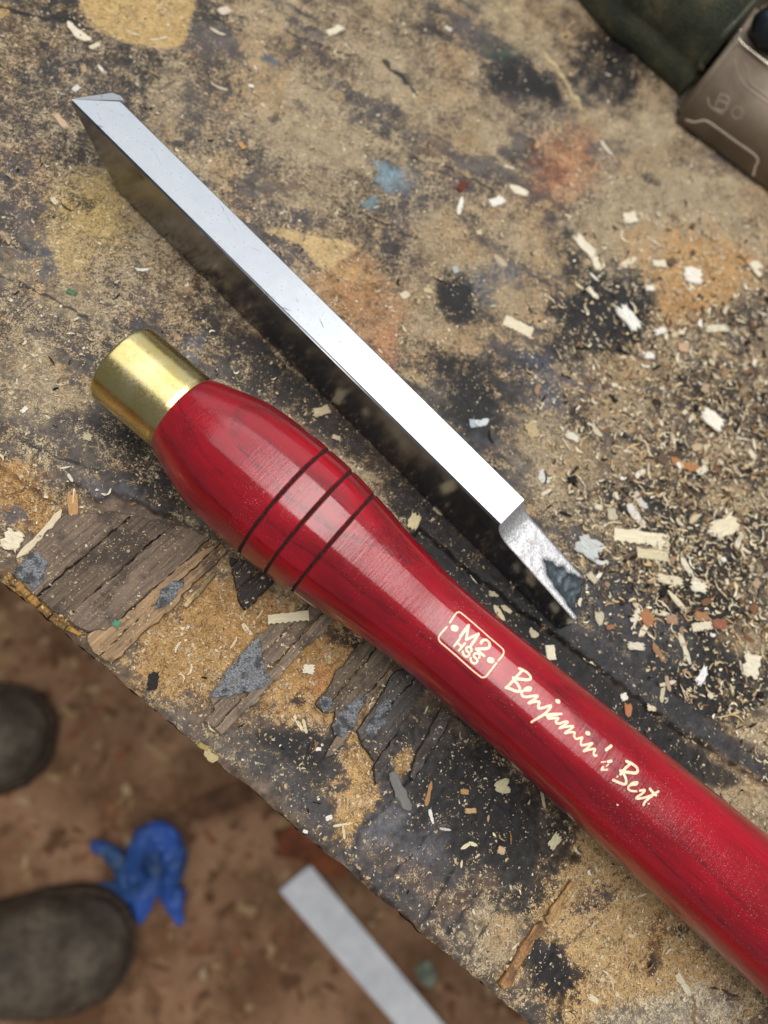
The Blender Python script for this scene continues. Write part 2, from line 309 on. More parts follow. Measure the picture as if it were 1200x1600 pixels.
 ((120, 84, 48), .35, 1032, 1470, 12, 50, 8, .5, .85), (DK, .25, 1026, 1510, 12, 14, 0, .5, .85), (DK, .3, 1072, 1455, 14, 10, 40, .5, .8), (BRN, .5, 1090, 1480, 40, 16, 40, .6, .6), ((160, 150, 132), .55, 1100, 1580, 70, 34, -10, .5, .85, (190, 178, 156)), ((150, 142, 126), .55, 1010, 1590, 60, 22, -10, .5, .75, (196, 184, 160)), (DK, .25, 1148, 1562, 10, 8, 0, .5, .8),
 (BLK, .2, 862, 1520, 34, 62, -22, .3, .97), (BLK, .2, 900, 1530, 20, 14, 0, .4, .8), (CHAR, .3, 850, 1585, 50, 24, 20, .5, .85), (GREY, .5, 810, 1560, 24, 24, 0, .5, .6), (DK, .3, 905, 1520, 20, 14, 0, .5, .7), (BRN, .4, 1150, 1540, 30, 22, 30, .5, .6),
]
ST += [
 (BLK, .25, 1130, 620, 100, 60, 10, .6, .7), (BLK, .25, 1100, 760, 130, 80, 0, .6, .75), (BLK, .25, 1130, 880, 110, 80, 0, .6, .75), (DK, .3, 1000, 790, 70, 40, 20, .6, .55), (BLK, .3, 1060, 960, 130, 70, 20, .6, .6),
 (TAN, .8, 1150, 780, 40, 26, 0, .6, .5), (BRN, .6, 1120, 700, 40, 18, 0, .6, .6), (TAN2, .7, 1000, 720, 50, 22, 10, .6, .5),
 (BLK, .14, 935, 495, 55, 50, 30, .35, .9), (BLK, .14, 1000, 478, 30, 40, 0, .35, .9), (BLK, .14, 718, 468, 34, 32, 30, .35, .9), (BLK, .16, 735, 645, 44, 34, 40, .4, .85), (BLK, .2, 725, 585, 60, 24, 25, .4, .7), (BLK, .14, 455, 1165, 70, 28, 15, .35, .92), (BLK, .15, 820, 130, 55, 26, 20, .45, .85), (BLK, .14, 862, 1520, 32, 58, -22, .3, .95), (BLK, .2, 960, 105, 60, 45, 20, .5, .7),  # last spot deepens the power tool's painted shadow
 # charcoal plate by the front edge
 (CHAR, .2, 690, 1300, 170, 150, 40, .4, .95), (BLK, .15, 730, 1240, 120, 80, 40, .4, .92), (BLK, .15, 800, 1300, 100, 70, 40, .5, .9), (BLK, .18, 690, 1290, 70, 40, 30, .5, .7), ((104, 104, 110), .2, 600, 1300, 50, 24, -40, .6, .7), ((100, 98, 104), .2, 655, 1335, 50, 24, -35, .6, .6),
 ((92, 78, 72), .35, 620, 1360, 55, 26, 30, .5, .7), ((98, 82, 78), .35, 665, 1390, 60, 26, 35, .5, .7), (BRN, .4, 705, 1415, 30, 20, 0, .6, .6), (GREY, .4, 720, 1470, 50, 22, 40, .5, .7), (CHAR, .25, 650, 1415, 60, 14, 40, .5, .7),
 (TAN, .92, 778, 1455, 40, 48, 10, .4, .85), (BRN, .5, 765, 1385, 24, 20, 0, .6, .6), (BLK, .3, 810, 1405, 45, 22, 10, .5, .8), (GREY, .5, 745, 1510, 40, 22, 40, .5, .7), ((150, 118, 78), .9, 800, 1525, 20, 14, 0, .5, .7, (180, 150, 106)),
]
LINES = [([(-20, 0), (20, 14), (60, 26), (100, 32), (140, 45)], 3.0, BLK), ([(600, 95), (625, 118), (650, 150)], 2.5, BLK), ([(850, 80), (868, 104), (890, 138), (906, 166)], 2.6, (196, 176, 132)),
         ([(780, 5), (800, 25), (815, 40)], 2.0, (186, 166, 122)), ([(0, 430), (60, 455), (140, 500)], 1.6, DK), ([(200, 640), (240, 668), (262, 690)], 1.4, DK), ([(105, 718), (113, 722), (122, 727)], 2.6, BLK),
         ([(640, 245), (700, 262), (770, 300)], 1.3, DK), ([(420, 30), (470, 60), (560, 90)], 1.2, DK), ([(690, 1390), (715, 1350), (740, 1300)], 1.8, BLK), ([(664, 1440), (690, 1400), (706, 1370)], 2.2, BLK),
         ([(700, 1460), (722, 1430), (750, 1395)], 1.8, BLK), ([(735, 1490), (760, 1450), (780, 1420)], 1.4, BLK), ([(610, 1370), (650, 1330), (690, 1280)], 1.4, BLK), ([(905, 1470), (930, 1440), (960, 1400), (990, 1370)], 1.5, BRN),
         ([(1092, 1560), (1094, 1580), (1090, 1610)], 3.0, (120, 86, 56)), ([(1118, 1548), (1140, 1552), (1160, 1560)], 1.6, BLK), ([(40, 690), (90, 715), (150, 735)], 1.3, DK), ([(560, 330), (600, 352), (650, 372)], 1.3, DK), ([(960, 640), (1010, 668), (1060, 705)], 1.3, DK)]
ST += [(BLK, .16, 1080, 1030, 120, 80, 30, .5, .9), (BLK, .18, 1140, 960, 70, 40, 10, .5, .7), (CHAR, .18, 1000, 980, 90, 40, 30, .5, .85), (BLK, .2, 1160, 1080, 50, 50, 20, .5, .8), (TAN, .7, 1190, 1150, 40, 40, 30, .5, .7), (TAN2, .6, 1170, 1000, 30, 22, 0, .6, .5),
       ((156, 118, 76), .92, 572, 1186, 26, 30, 40, .35, .95, (186, 148, 98)), ((160, 124, 80), .92, 560, 1246, 28, 38, 20, .35, .95, (192, 158, 112)), ((156, 118, 76), .9, 542, 1288, 16, 26, 20, .5, .85, (186, 150, 100)), ((156, 118, 76), .9, 630, 1195, 10, 26, 25, .4, .8, (186, 148, 98))]
POLY = [
 (DK, .25, [(330, 470), (450, 570), (600, 705), (700, 795), (810, 895), (760, 905), (640, 805), (540, 710), (420, 610)], 10, 14, .8, (140, 118, 90)),  # grime along the blade's foot, darkened further to paint in its shade
 (BLK, .14, [(640, 828), (700, 862), (850, 985), (940, 1052), (1075, 1157), (1165, 1218), (1130, 1240), (1000, 1160), (850, 1040), (700, 920)], 8, 10, .93, (150, 128, 98)),  # trough below the step, blackened to paint in the shadow there
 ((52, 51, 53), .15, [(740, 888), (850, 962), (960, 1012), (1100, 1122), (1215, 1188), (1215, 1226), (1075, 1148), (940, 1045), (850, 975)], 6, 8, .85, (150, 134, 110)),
 (TAN2, .97, [(124, -30), (132, 20), (145, 42), (172, 58), (202, 73), (262, 76), (290, 66), (300, 20), (305, -30)], 4, 7, .95, (194, 164, 112)),
 (CREAM, .97, [(416, 362), (440, 372), (468, 380), (482, 400), (492, 414), (520, 423), (532, 408), (556, 392), (540, 380), (505, 372), (470, 366), (440, 358)], 3, 6, .92, (202, 174, 126)),
 (CREAM, .9, [(515, 418), (560, 420), (590, 440), (560, 445), (525, 432)], 4, 6, .6, (196, 160, 110)),
 (TAN2, .97, [(-30, -10), (8, 6), (14, 20), (0, 26), (-30, 30)], 3, 5, .9, (180, 150, 98)),
]
def paint(x, y):
    p = np.stack([x, y, np.zeros_like(x)], 1); px, py = proj(p)
    px = np.clip(px, -900, 2300); py = np.clip(py, -1600, 2500)
    n1 = fbm(px/120, py/120, 4, 41); n2 = fbm(px/38, py/38, 4, 51); n3 = fbm(px/14, py/14, 3, 61); n4 = fbm(px/60, py/60, 3, 71)
    ca, sa = math.cos(.5), math.sin(.5); an = fbm((px*ca+py*sa)/70, (-px*sa+py*ca)/9, 4, 77)
    w = lin(GREY)[None]*np.ones((len(x), 1))
    def lerp(a, c, m): return a+(lin(c)[None]-a)*m[:, None]
    w = lerp(w, DK, sstep(.44, .62, n2)*.6); w = lerp(w, DK, sstep(.5, .62, an)*.4); w = lerp(w, PUR, sstep(.5, .65, n4)*.5); w = lerp(w, BRN, sstep(.52, .68, n1)*.6)
    d = lin(TAN)[None]*np.ones((len(x), 1)); d = lerp(d, TAN2, sstep(.45, .65, n4)*.7); d = lerp(d, (160, 145, 120), sstep(.5, .7, n1)*.5)
    cov = np.clip(.46+(n1-.5)*1.1+(n2-.5)*.8+(an-.5)*1.2, .1, .85)
    low = 1-step_mask(px, py)
    w = lerp(w, (122, 98, 74), low*.6); cov = cov*(1-low*.2)
    for i, s in enumerate(ST):
        c, cv, cx, cy, rx, ry, an, so, k = s[:9]
        rr = max(rx, ry)*2.2
        m = np.nonzero((np.abs(px-cx) < rr) & (np.abs(py-cy) < rr))[0]
        if len(m) == 0: continue
        e = ell(px[m], py[m], cx, cy, rx, ry, an, so+.1, .5, i+1, .42)
        e = np.clip(e+(fbm(px[m]/4.2, py[m]/4.2, 2, i+2)-.5)*1.5*np.sqrt(np.clip(e*(1-e), 0, 1)), 0, 1)*k
        w[m] += (lin(c)[None]-w[m])*e[:, None]
        if cv is not None: cov[m] += (cv-cov[m])*e
        dc = s[9] if len(s) > 9 else None
        if dc: d[m] += (lin(dc)[None]-d[m])*e[:, None]
    for i, (c, cv, poly, so, wob, k, dc) in enumerate(POLY):
        q = np.asarray(poly)
        m = np.nonzero((px > q[:, 0].min()-30) & (px < q[:, 0].max()+30) & (py > q[:, 1].min()-30) & (py < q[:, 1].max()+30))[0]
        if len(m) == 0: continue
        e = inpoly(px[m], py[m], q, so, wob, i+3)*k
        w[m] += (lin(c)[None]-w[m])*e[:, None]; cov[m] += (cv-cov[m])*e; d[m] += (lin(dc)[None]-d[m])*e[:, None]
    for i, (pl, wd, c) in enumerate(LINES):
        pl = catmull(np.array(pl, float), 4)
        m = np.nonzero((px > pl[:, 0].min()-12) & (px < pl[:, 0].max()+12) & (py > pl[:, 1].min()-12) & (py < pl[:, 1].max()+12))[0]
        if len(m) == 0: continue
        qx = px[m]+(vnoise(px[m]/11, py[m]/11, 3)-.5)*7; qy = py[m]+(vnoise(px[m]/11, py[m]/11, 8)-.5)*7; dm = np.full(len(m), 1e9)
        for a_, b_ in zip(pl[:-1], pl[1:]):
            tt = np.clip(((qx-a_[0])*(b_-a_)[0]+(qy-a_[1])*(b_-a_)[1])/((b_-a_)@(b_-a_)), 0, 1)
            dm = np.minimum(dm, np.hypot(qx-a_[0]-tt*(b_-a_)[0], qy-a_[1]-tt*(b_-a_)[1]))
        e = sstep(wd+1.2, wd-.8, dm+(n3[m]-.5)*3)*.85
        w[m] += (lin(c)[None]-w[m])*e[:, None]; cov[m] += (.1-cov[m])*e
    f = (n3-.5)
    w = w*(1+f*.8)[:, None]*.84; d = d*(1+f*.5)[:, None]*.88
    cov = np.clip(cov+f*.5, 0, 1)
    return w, d, cov, px, py

def bench_material():
    t = NT('bench_wood'); v = t.coord()
    a = t.noise(v, 800, 4, .7); b = t.noise(v, 2600, 3, .65); c = t.noise(v, 260, 3, .6)
    cov = t.attr('cov', True)
    amp = t.maprange(cov, .16, .5, .25, 1.0)
    nn = t.math('ADD', t.math('MULTIPLY', t.math('SUBTRACT', a, .5), 2.0), t.math('MULTIPLY', t.math('SUBTRACT', b, .5), 2.4))
    s = t.math('ADD', cov, t.math('MULTIPLY', nn, amp))
    f = t.maprange(s, .36, .68, 0, 1, True)
    wood = t.mix(1.0, t.attr('wood_col'), t.maprange(a, .3, .7, .55, 1.45), 'MULTIPLY')
    wood = t.mix(1.0, wood, t.maprange(c, .35, .65, .8, 1.2), 'MULTIPLY')
    dust = t.mix(1.0, t.attr('dust_col'), t.maprange(b, .3, .7, .5, 1.45), 'MULTIPLY')
    dust = t.mix(1.0, dust, t.maprange(a, .35, .65, .8, 1.12), 'MULTIPLY')
    col = t.mix(f, wood, dust)
    h = t.math('ADD', t.math('MULTIPLY', f, .8), t.math('MULTIPLY', b, .9))
    return t.set(Base_Color=col, Roughness=t.maprange(f, 0, 1, .55, .9), Specular_IOR_Level=t.maprange(f, 0, 1, .35, .1), Normal=t.bump(h, .55, .00035))
def edge_material():
    t = NT('ply_edge'); v = t.coord(scale=(1, 1, 1))
    sx = t.n('ShaderNodeSeparateXYZ'); t.l(v, sx.inputs[0])
    a = t.noise(t.coord(scale=(1, 1, 6)), 160, 4, .65); b = t.noise(v, 900, 3, .6)
    st = t.math('SINE', t.math('MULTIPLY', t.math('ADD', sx.outputs[2], t.math('MULTIPLY', a, .0012)), 2*math.pi/.0056))
    col = t.mix(t.maprange(st, -.3, .3), lin4((62, 48, 34)), lin4((112, 88, 54)))
    col = t.mix(t.maprange(a, .45, .6), col, lin4((38, 32, 27)))
    col = t.mix(1.0, col, t.maprange(b, .3, .7, .5, 1.4), 'MULTIPLY')
    return t.set(Base_Color=col, Roughness=.9, Specular_IOR_Level=.1, Normal=t.bump(b, .8, .0006))

bench = empty('workbench', (float(E0[0]), float(E0[1]), FLOOR))
tag(bench, 'old stained plywood workbench with a chipped front edge', 'workbench')
BO = np.array([E0[0], E0[1], FLOOR])
def build_bench():
    fine_u = np.arange(-.155, .262, .00052)
    us = np.concatenate([[-.75, -.6, -.45, -.35, -.27, -.21, -.175], fine_u, [.275, .3, .35, .42, .52, .66, .8]])
    vl = [0.0, .0003]; dv = .00046
    while vl[-1] < .43:
        vl.append(vl[-1]+dv*(1+max(0, vl[-1]-.12)*2.6))
    vsx = np.concatenate([vl, [.46, .5, .56, .64, .75]])
    nu, nv = len(us), len(vsx)
    UU, VV = np.meshgrid(us, vsx, indexing='ij')
    u = UU.ravel(); v = VV.ravel().copy()
    # the front edge is worn and uneven
    wob = (fbm(u*60, u*0, 4, 81)-.5)*.0012 + (fbm(u*400, u*0, 3, 83)-.5)*.0008
    v += wob*np.clip(1-v/.006, 0, 1)
    x, y = uv2xy(u, v)
    z = height(x, y)
    z -= np.clip(1-v/.0022, 0, 1)**2*.0012*(0.4+fbm(u*150, v*150, 3, 91))
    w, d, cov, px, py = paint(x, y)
    me = bpy.data.meshes.new('bench_top')
    n = len(x)
    co = np.stack([x-BO[0], y-BO[1], z-BO[2]], 1)
    idx = np.arange(n).reshape(nu, nv)
    q = np.stack([idx[:-1, :-1], idx[1:, :-1], idx[1:, 1:], idx[:-1, 1:]], -1).reshape(-1, 4)
    me.vertices.add(n); me.vertices.foreach_set('co', co.astype(np.float32).ravel())
    me.loops.add(q.size); me.loops.foreach_set('vertex_index', q.astype(np.int32).ravel())
    me.polygons.add(len(q)); me.polygons.foreach_set('loop_start', np.arange(0, q.size, 4, dtype=np.int32))
    me.polygons.foreach_set('loop_total', np.full(len(q), 4, np.int32))
    me.polygons.foreach_set('use_smooth', np.ones(len(q), bool))
    me.update(calc_edges=True)
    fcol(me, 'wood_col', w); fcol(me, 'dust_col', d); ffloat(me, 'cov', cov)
    o = bpy.data.objects.new('bench_top', me); COL.objects.link(o); o.parent = bench
    me.materials.append(bench_material())
    # the sawn side of the board: rows hung from the front edge, then the plain back, ends and underside
    fr = co.reshape(nu, nv, 3)[:, 0, :]
    TH = .018
    rows = []
    prof = [(0, .0), (.0012, -.0012), (.003, -.0004), (.0055, -.0011), (.008, -.0002), (.011, -.0012), (.0145, -.0004), (.018, -.0012)]
    V = []; Fc = []
    for k, (dz, dvv) in enumerate(prof):
        jit = (fbm(us*300, np.full_like(us, k*3.3), 3, 95)-.5)*.0012*(k > 0)
        for i in range(nu):
            off = dvv+jit[i] if k else 0.0
            V.append((fr[i, 0]-Vv[0]*off*-1*0 + Vv[0]*(.0004 if k else 0)+Vv[0]*(-off), fr[i, 1]+Vv[1]*(.0004 if k else 0)+Vv[1]*(-off), fr[i, 2]-dz))
    for k in range(len(prof)-1):
        for i in range(nu-1):
            Fc.append((k*nu+i, (k+1)*nu+i, (k+1)*nu+i+1, k*nu+i+1))
    s = mesh_obj('front_edge', V, Fc, edge_material(), bench, True)
    # underside core
    b = -FLOOR
    def loc(u_, v_, z_): X, Y = uv2xy(u_, v_); return (X-BO[0], Y-BO[1], z_-BO[2])
    c = [(-.75, .003), (.8, .003), (.8, .7495), (-.75, .7495)]
    V = [loc(a_, b_, -.018) for a_, b_ in c]+[loc(a_, b_, -.0035) for a_, b_ in c]
    mesh_obj('board_core', V, [(3, 2, 1, 0), (0, 1, 5, 4), (1, 2, 6, 5), (2, 3, 7, 6), (3, 0, 4, 7)], s.data.materials[0], bench)
    lm = simple_mat('leg_timber', (120, 96, 70), .85, 60)
    for (lu, lv) in ((-.6, .12), (.65, .12), (-.6, .65), (.65, .65)):
        a_ = .04
        V = [loc(lu+sx*a_, lv+sy*a_, zz) for zz in (FLOOR+.0, -.018) for sx, sy in ((-1, -1), (1, -1), (1, 1), (-1, 1))]
        mesh_obj('leg', V, [(3, 2, 1, 0), (4, 5, 6, 7), (0, 1, 5, 4), (1, 2, 6, 5), (2, 3, 7, 6), (3, 0, 4, 7)], lm, bench)
build_bench()

# ------------------------------------------------------------------ broken strips of the top ply
_g = P(520, 960)-P(345, 1147); GR = math.atan2(_g[1], _g[0])        # the strips' grain runs up to the right
def veneer_material():
    t = NT('weathered_veneer')
    oi = t.n('ShaderNodeObjectInfo')
    rot = (0, 0, -math.radians(57))
    g = t.noise(t.coord(scale=(.06, 1, 1), rot=(0, 0, -GR)), 1500, 4, .65)
    m = t.noise(t.coord(), 130, 4, .65); s = t.noise(t.coord(), 1500, 3, .65)
    col = t.mix(1.0, oi.outputs['Color'], t.maprange(g, .3, .7, .5, 1.4), 'MULTIPLY')
    col = t.mix(t.maprange(m, .5, .62, 0, .65), col, lin4((50, 44, 42)))
    col = t.mix(t.maprange(s, .62, .68, 0, .8), col, lin4((176, 148, 108)))
    col = t.mix(t.maprange(s, .3, .38, .55, 0), col, lin4((30, 26, 25)))
    return t.set(Base_Color=col, Roughness=.75, Specular_IOR_Level=.3, Normal=t.bump(t.math('ADD', g, t.math('MULTIPLY', s, .5)), .8, .0005))
VM = veneer_material()
def crust_material():
    t = NT('blue_grey_crust'); v = t.coord()
    a = t.noise(v, 2400, 3, .65); b = t.noise(v, 330, 3, .6)
    col = t.mix(t.maprange(a, .38, .64), lin4((72, 74, 78)), lin4((150, 153, 157)))
    col = t.mix(t.maprange(b, .5, .6, 0, .85), col, lin4((52, 50, 50)))
    col = t.mix(t.maprange(b, .30, .42, .6, 0), col, lin4((110, 100, 92)))
    return t.set(Base_Color=col, Roughness=.6, Normal=t.bump(a, .9, .0005))
CRM = crust_material()
def rough_outline(poly, z, amp=.00025, stepm=.0012, seed=0):
    w = [np.array(q) for q in poly] if abs(poly[0][0]) < 5 and abs(poly[0][1]) < 5 else [P(x, y, z)[:2] for x, y in poly]; out = []
    for i in range(len(w)):
        a, b = w[i], w[(i+1) % len(w)]; L = np.linalg.norm(b-a); n = max(1, int(L/stepm))
        nn = np.array([-(b-a)[1], (b-a)[0]])/max(L, 1e-9)
        for k in range(n):
            t = k/n; j = random.gauss(0, amp) if k else random.gauss(0, amp*.5)
            out.append(a+(b-a)*t+nn*j)
    return np.array(out)
def slab(name, poly, zb, zt, mat, parent=None, amp=.00025, inset=.0003, origin=(0, 0, 0), tilt=0.0):
    o = rough_outline(poly, zt, amp); n = len(o); c = o.mean(0)
    ar = np.sum(o[:, 0]*np.roll(o[:, 1], -1)-np.roll(o[:, 0], -1)*o[:, 1])
    if ar < 0: o = o[::-1]
    d = c-o; ins = o+d/np.linalg.norm(d, axis=1)[:, None]*inset
    V = [(p[0]-origin[0], p[1]-origin[1], zb-origin[2]) for p in o]
    V += [(p[0]-origin[0], p[1]-origin[1], zt-.0003+random.uniform(-.0001, .0001)-origin[2]) for p in o]
    V += [(p[0]-origin[0], p[1]-origin[1], zt+random.uniform(-.00008, .00008)+tilt*((p-c)@Vv)-origin[2]) for p in ins]
    Fc = [(i, (i+1) % n, n+(i+1) % n, n+i) for i in range(n)]
    Fc += [(n+i, n+(i+1) % n, 2*n+(i+1) % n, 2*n+i) for i in range(n)]
    Fc += [tuple(2*n+i for i in range(n)), tuple(range(n))[::-1]]
    return mesh_obj(name, V, Fc, mat, parent)
VEN = [
 ([(58, 847), (100, 803), (135, 802), (175, 800), (262, 815), (330, 838), (300, 868), (246, 914), (195, 960), (165, 985), (130, 986), (100, 967), (58, 934), (18, 897)], (112, 96, 82), .0000),
 ([(137, 990), (150, 985), (196, 962), (250, 912), (302, 868), (345, 848), (354, 862), (327, 890), (291, 922), (276, 945), (240, 976), (206, 1006), (174, 1037), (155, 1026), (140, 1010)], (158, 130, 98), -.0001),
 ([(286, 946), (306, 922), (332, 893), (337, 897), (315, 926), (292, 950)], (196, 172, 124), -.0003),
 ([(358, 870), (366, 900), (371, 928), (376, 944), (383, 953), (400, 940), (416, 920), (432, 905), (400, 880)], (74, 68, 64), -.0001),
 ([(320, 1127), (336, 1108), (328, 1088), (350, 1055), (378, 1020), (405, 990), (420, 980), (460, 960), (500, 935), (525, 958), (512, 985), (481, 1008), (440, 1052), (402, 1096), (346, 1148), (335, 1140)], (128, 112, 96), .0000),
 ([(494, 1100), (506, 1084), (530, 1045), (556, 1012), (580, 995), (610, 1020), (604, 1062), (572, 1090), (552, 1142), (522, 1178), (507, 1184), (512, 1172), (528, 1148), (518, 1135), (524, 1114), (505, 1114)], (112, 98, 84), .0000),
 ([(558, 1142), (574, 1120), (600, 1078), (612, 1055), (640, 1040), (668, 1066), (642, 1110), (625, 1140), (612, 1170), (602, 1205), (588, 1226), (585, 1190), (568, 1166)], (84, 80, 78), .0000),
 ([(640, 1212), (650, 1182), (670, 1145), (690, 1105), (706, 1118), (690, 1150), (668, 1182), (648, 1218)], (86, 80, 76), -.0002),
 ([(779, 1536), (796, 1508), (812, 1478), (836, 1446), (848, 1440), (850, 1454), (834, 1478), (818, 1502), (797, 1543), (788, 1546)], (172, 126, 78), -.0001),
 ([(852, 1434), (870, 1408), (893, 1376), (900, 1380), (880, 1412), (858, 1446)], (176, 140, 92), -.0003),
 ([(10, 905), (30, 905), (62, 940), (95, 970), (130, 990), (122, 994), (88, 978), (50, 945)], (176, 132, 66), -.0006),
]
def clip(poly, h, lo_, hi_):
    for sgn, lim in ((1, lo_), (-1, hi_)):
        out = []
        for i in range(len(poly)):
            a, b = poly[i], poly[(i+1) % len(poly)]; da, db = sgn*(a@h-lim), sgn*(b@h-lim)
            if da >= 0: out.append(a)
            if (da >= 0) != (db >= 0): out.append(a+(b-a)*da/(da-db))
        poly = out
        if len(poly) < 3: return []
    return poly
gdir = np.array([math.cos(GR), math.sin(GR)]); hdir = np.array([-gdir[1], gdir[0]])
for vi, (poly, c, zt) in enumerate(VEN):
    w = [P(x, y, zt)[:2] for x, y in poly]; hh = np.array([p@hdir for p in w]); lo_, hi_ = hh.min(), hh.max()
    cuts = [lo_-1e-4]; wid = (.008, .014) if vi == 0 else (.0035, .0065)
    while cuts[-1] < hi_-wid[0]*.6: cuts.append(cuts[-1]+random.uniform(*wid))
    cuts[-1] = max(cuts[-1], hi_+1e-4)
    for a_, b_ in zip(cuts[:-1], cuts[1:]):
        q = clip(w, hdir, a_, b_-random.uniform(.00012, .0004))
        if len(q) < 3: continue
        q = np.array(q); ar = abs(np.sum(q[:, 0]*np.roll(q[:, 1], -1)-np.roll(q[:, 0], -1)*q[:, 1]))/2
        if ar < 2e-6: continue
        o = slab('veneer_strip', q, -.0028, zt+.0003+random.uniform(-.0003, .0002), VM, bench, .00022, .0003, BO, tilt=random.uniform(-.02, .02))
        k = random.uniform(.72, 1.1); cc = lin4(c); o.color = (cc[0]*k, cc[1]*k, cc[2]*k, 1)
for poly in ([(328, 1088), (350, 1055), (378, 1020), (404, 992), (409, 1010), (414, 1050), (424, 1062), (405, 1078), (380, 1084), (350, 1088)],
             [(240, 952), (252, 922), (266, 910), (289, 903), (287, 915), (270, 936), (256, 948)],
             [(522, 1130), (535, 1108), (556, 1090), (580, 1080), (574, 1092), (560, 1112), (552, 1140), (535, 1152), (522, 1148)],
             [(497, 1100), (506, 1088), (518, 1090), (520, 1104), (508, 1112)],
             [(572, 1140), (590, 1105), (606, 1090), (612, 1098), (604, 1120), (588, 1150), (578, 1160)],
             [(20, 893), (48, 866), (62, 862), (76, 880), (70, 905), (50, 920)]):
    slab('paint_crust', poly, -.0004, .00072, CRM, bench, .0003, .0004, BO)

# ================================================================== FLOOR
def floor_material():
    t = NT('earth_floor'); v = t.coord()
    a = t.noise(v, 9, 5, .6); b = t.noise(v, 45, 5, .65); c = t.noise(v, 180, 3, .6)
    col = t.mix(t.maprange(a, .4, .62), lin4((130, 96, 72)), lin4((180, 140, 110)))
    col = t.mix(t.maprange(b, .52, .66, 0, .85), col, lin4((104, 76, 54)))
    col = t.mix(t.maprange(b, .28, .42, .55, 0), col, lin4((156, 102, 72)))
    col = t.mix(t.maprange(c, .56, .66, 0, .6), col, lin4((170, 140, 104)))
    return t.set(Base_Color=col, Roughness=.95, Specular_IOR_Level=.1, Normal=t.bump(t.math('ADD', b, c), .7, .006))
def floor_h(x, y): return FLOOR+(fbm(x*22, y*22, 4, 101)-.5)*.012
def build_floor():
    g = np.concatenate([[-4, -2, -1.2], np.arange(-.8, .81, .008), [1.2, 2, 4]])
    X, Y = np.meshgrid(g, g, indexing='ij'); x = X.ravel(); y = Y.ravel(); z = floor_h(x, y)
    n = len(g); idx = np.arange(n*n).reshape(n, n)
    q = np.stack([idx[:-1, :-1], idx[1:, :-1], idx[1:, 1:], idx[:-1, 1:]], -1).reshape(-1, 4)
    o = mesh_obj('floor', np.stack([x, y, z], 1), q, floor_material(), None, True)
    tag(o, 'brown trampled earth floor below the workbench', 'floor', kind='structure')
build_floor()
def flake_mesh(name, pos, ln, wd, yaw, tiltx, tilty, cols, mat, bend=0.25):
    """many tiny four-point flakes, each two triangles, slightly bent"""
    n = len(pos)
    ca, sa = np.cos(yaw), np.sin(yaw)
    loc = np.array([(-.5, -.35), (.5, -.5), (.42, .5), (-.45, .4)])
    V = np.zeros((n, 4, 3))
    jit = rng.normal(0, .14, (n, 4, 2))
    for k in range(4):
        lx = (loc[k, 0]+jit[:, k, 0])*ln; ly = (loc[k, 1]+jit[:, k, 1])*wd
        V[:, k, 0] = pos[:, 0]+ca*lx-sa*ly; V[:, k, 1] = pos[:, 1]+sa*lx+ca*ly
        V[:, k, 2] = pos[:, 2]+lx*tiltx+ly*tilty+(1 if k % 2 else -1)*wd*bend*.3
    idx = np.arange(n*4).reshape(n, 4)
    tri = np.concatenate([idx[:, [0, 1, 2]], idx[:, [0, 2, 3]]], 0)
    me = bpy.data.meshes.new(name); me.vertices.add(n*4); me.vertices.foreach_set('co', V.astype(np.float32).ravel())
    me.loops.add(tri.size); me.loops.foreach_set('vertex_index', tri.astype(np.int32).ravel())
    me.polygons.add(len(tri)); me.polygons.foreach_set('loop_start', np.arange(0, tri.size, 3, dtype=np.int32))
    me.polygons.foreach_set('loop_total', np.full(len(tri), 3, np.int32)); me.update(calc_edges=True)
    fcol(me, 'flake_col', np.repeat(cols, 4, 0))
    me.materials.append(mat)
    o = bpy.data.objects.new(name, me); COL.objects.link(o); return o
def flake_material():
    t = NT('sawdust_flake'); n = t.noise(t.coord(), 1800, 2, .6)
    col = t.mix(1.0, t.attr('flake_col'), t.maprange(n, .3, .7, .75, 1.2), 'MULTIPLY')
    return t.set(Base_Color=col, Roughness=.85, Specular_IOR_Level=.15)
FM = flake_material()

# ================================================================== HANDLE
ANG = math.atan2(-.65, .76)
AX = np.array([math.cos(ANG), math.sin(ANG), 0.0]); NX = np.array([-AX[1], AX[0], 0.0])
HO = np.array([.0002, .0889, .0175])        # centre where ferrule meets wood
PROF = np.array([(0, .0108), (.0006, .0113), (.002, .0121), (.0064, .0137), (.0147, .0163), (.0229, .01735), (.0312, .0177), (.0361, .0177), (.0411, .0176), (.0477, .0171),
                 (.056, .0160), (.0642, .0148), (.0724, .0138), (.0807, .01295), (.0889, .0127), (.0971, .0128), (.1136, .0132), (.1301, .0137), (.1465, .0143), (.1629, .0148),
                 (.1793, .0153), (.21, .0163), (.245, .0176), (.265, .0180), (.285, .0176), (.296, .0155), (.301, .0115), (.3025, .006), (.303, .0002)])
def rad_at(s):
    return np.interp(s, _ps, _pr)
_sm = catmull(PROF, 8); _ps, _pr = _sm[:, 0], _sm[:, 1]
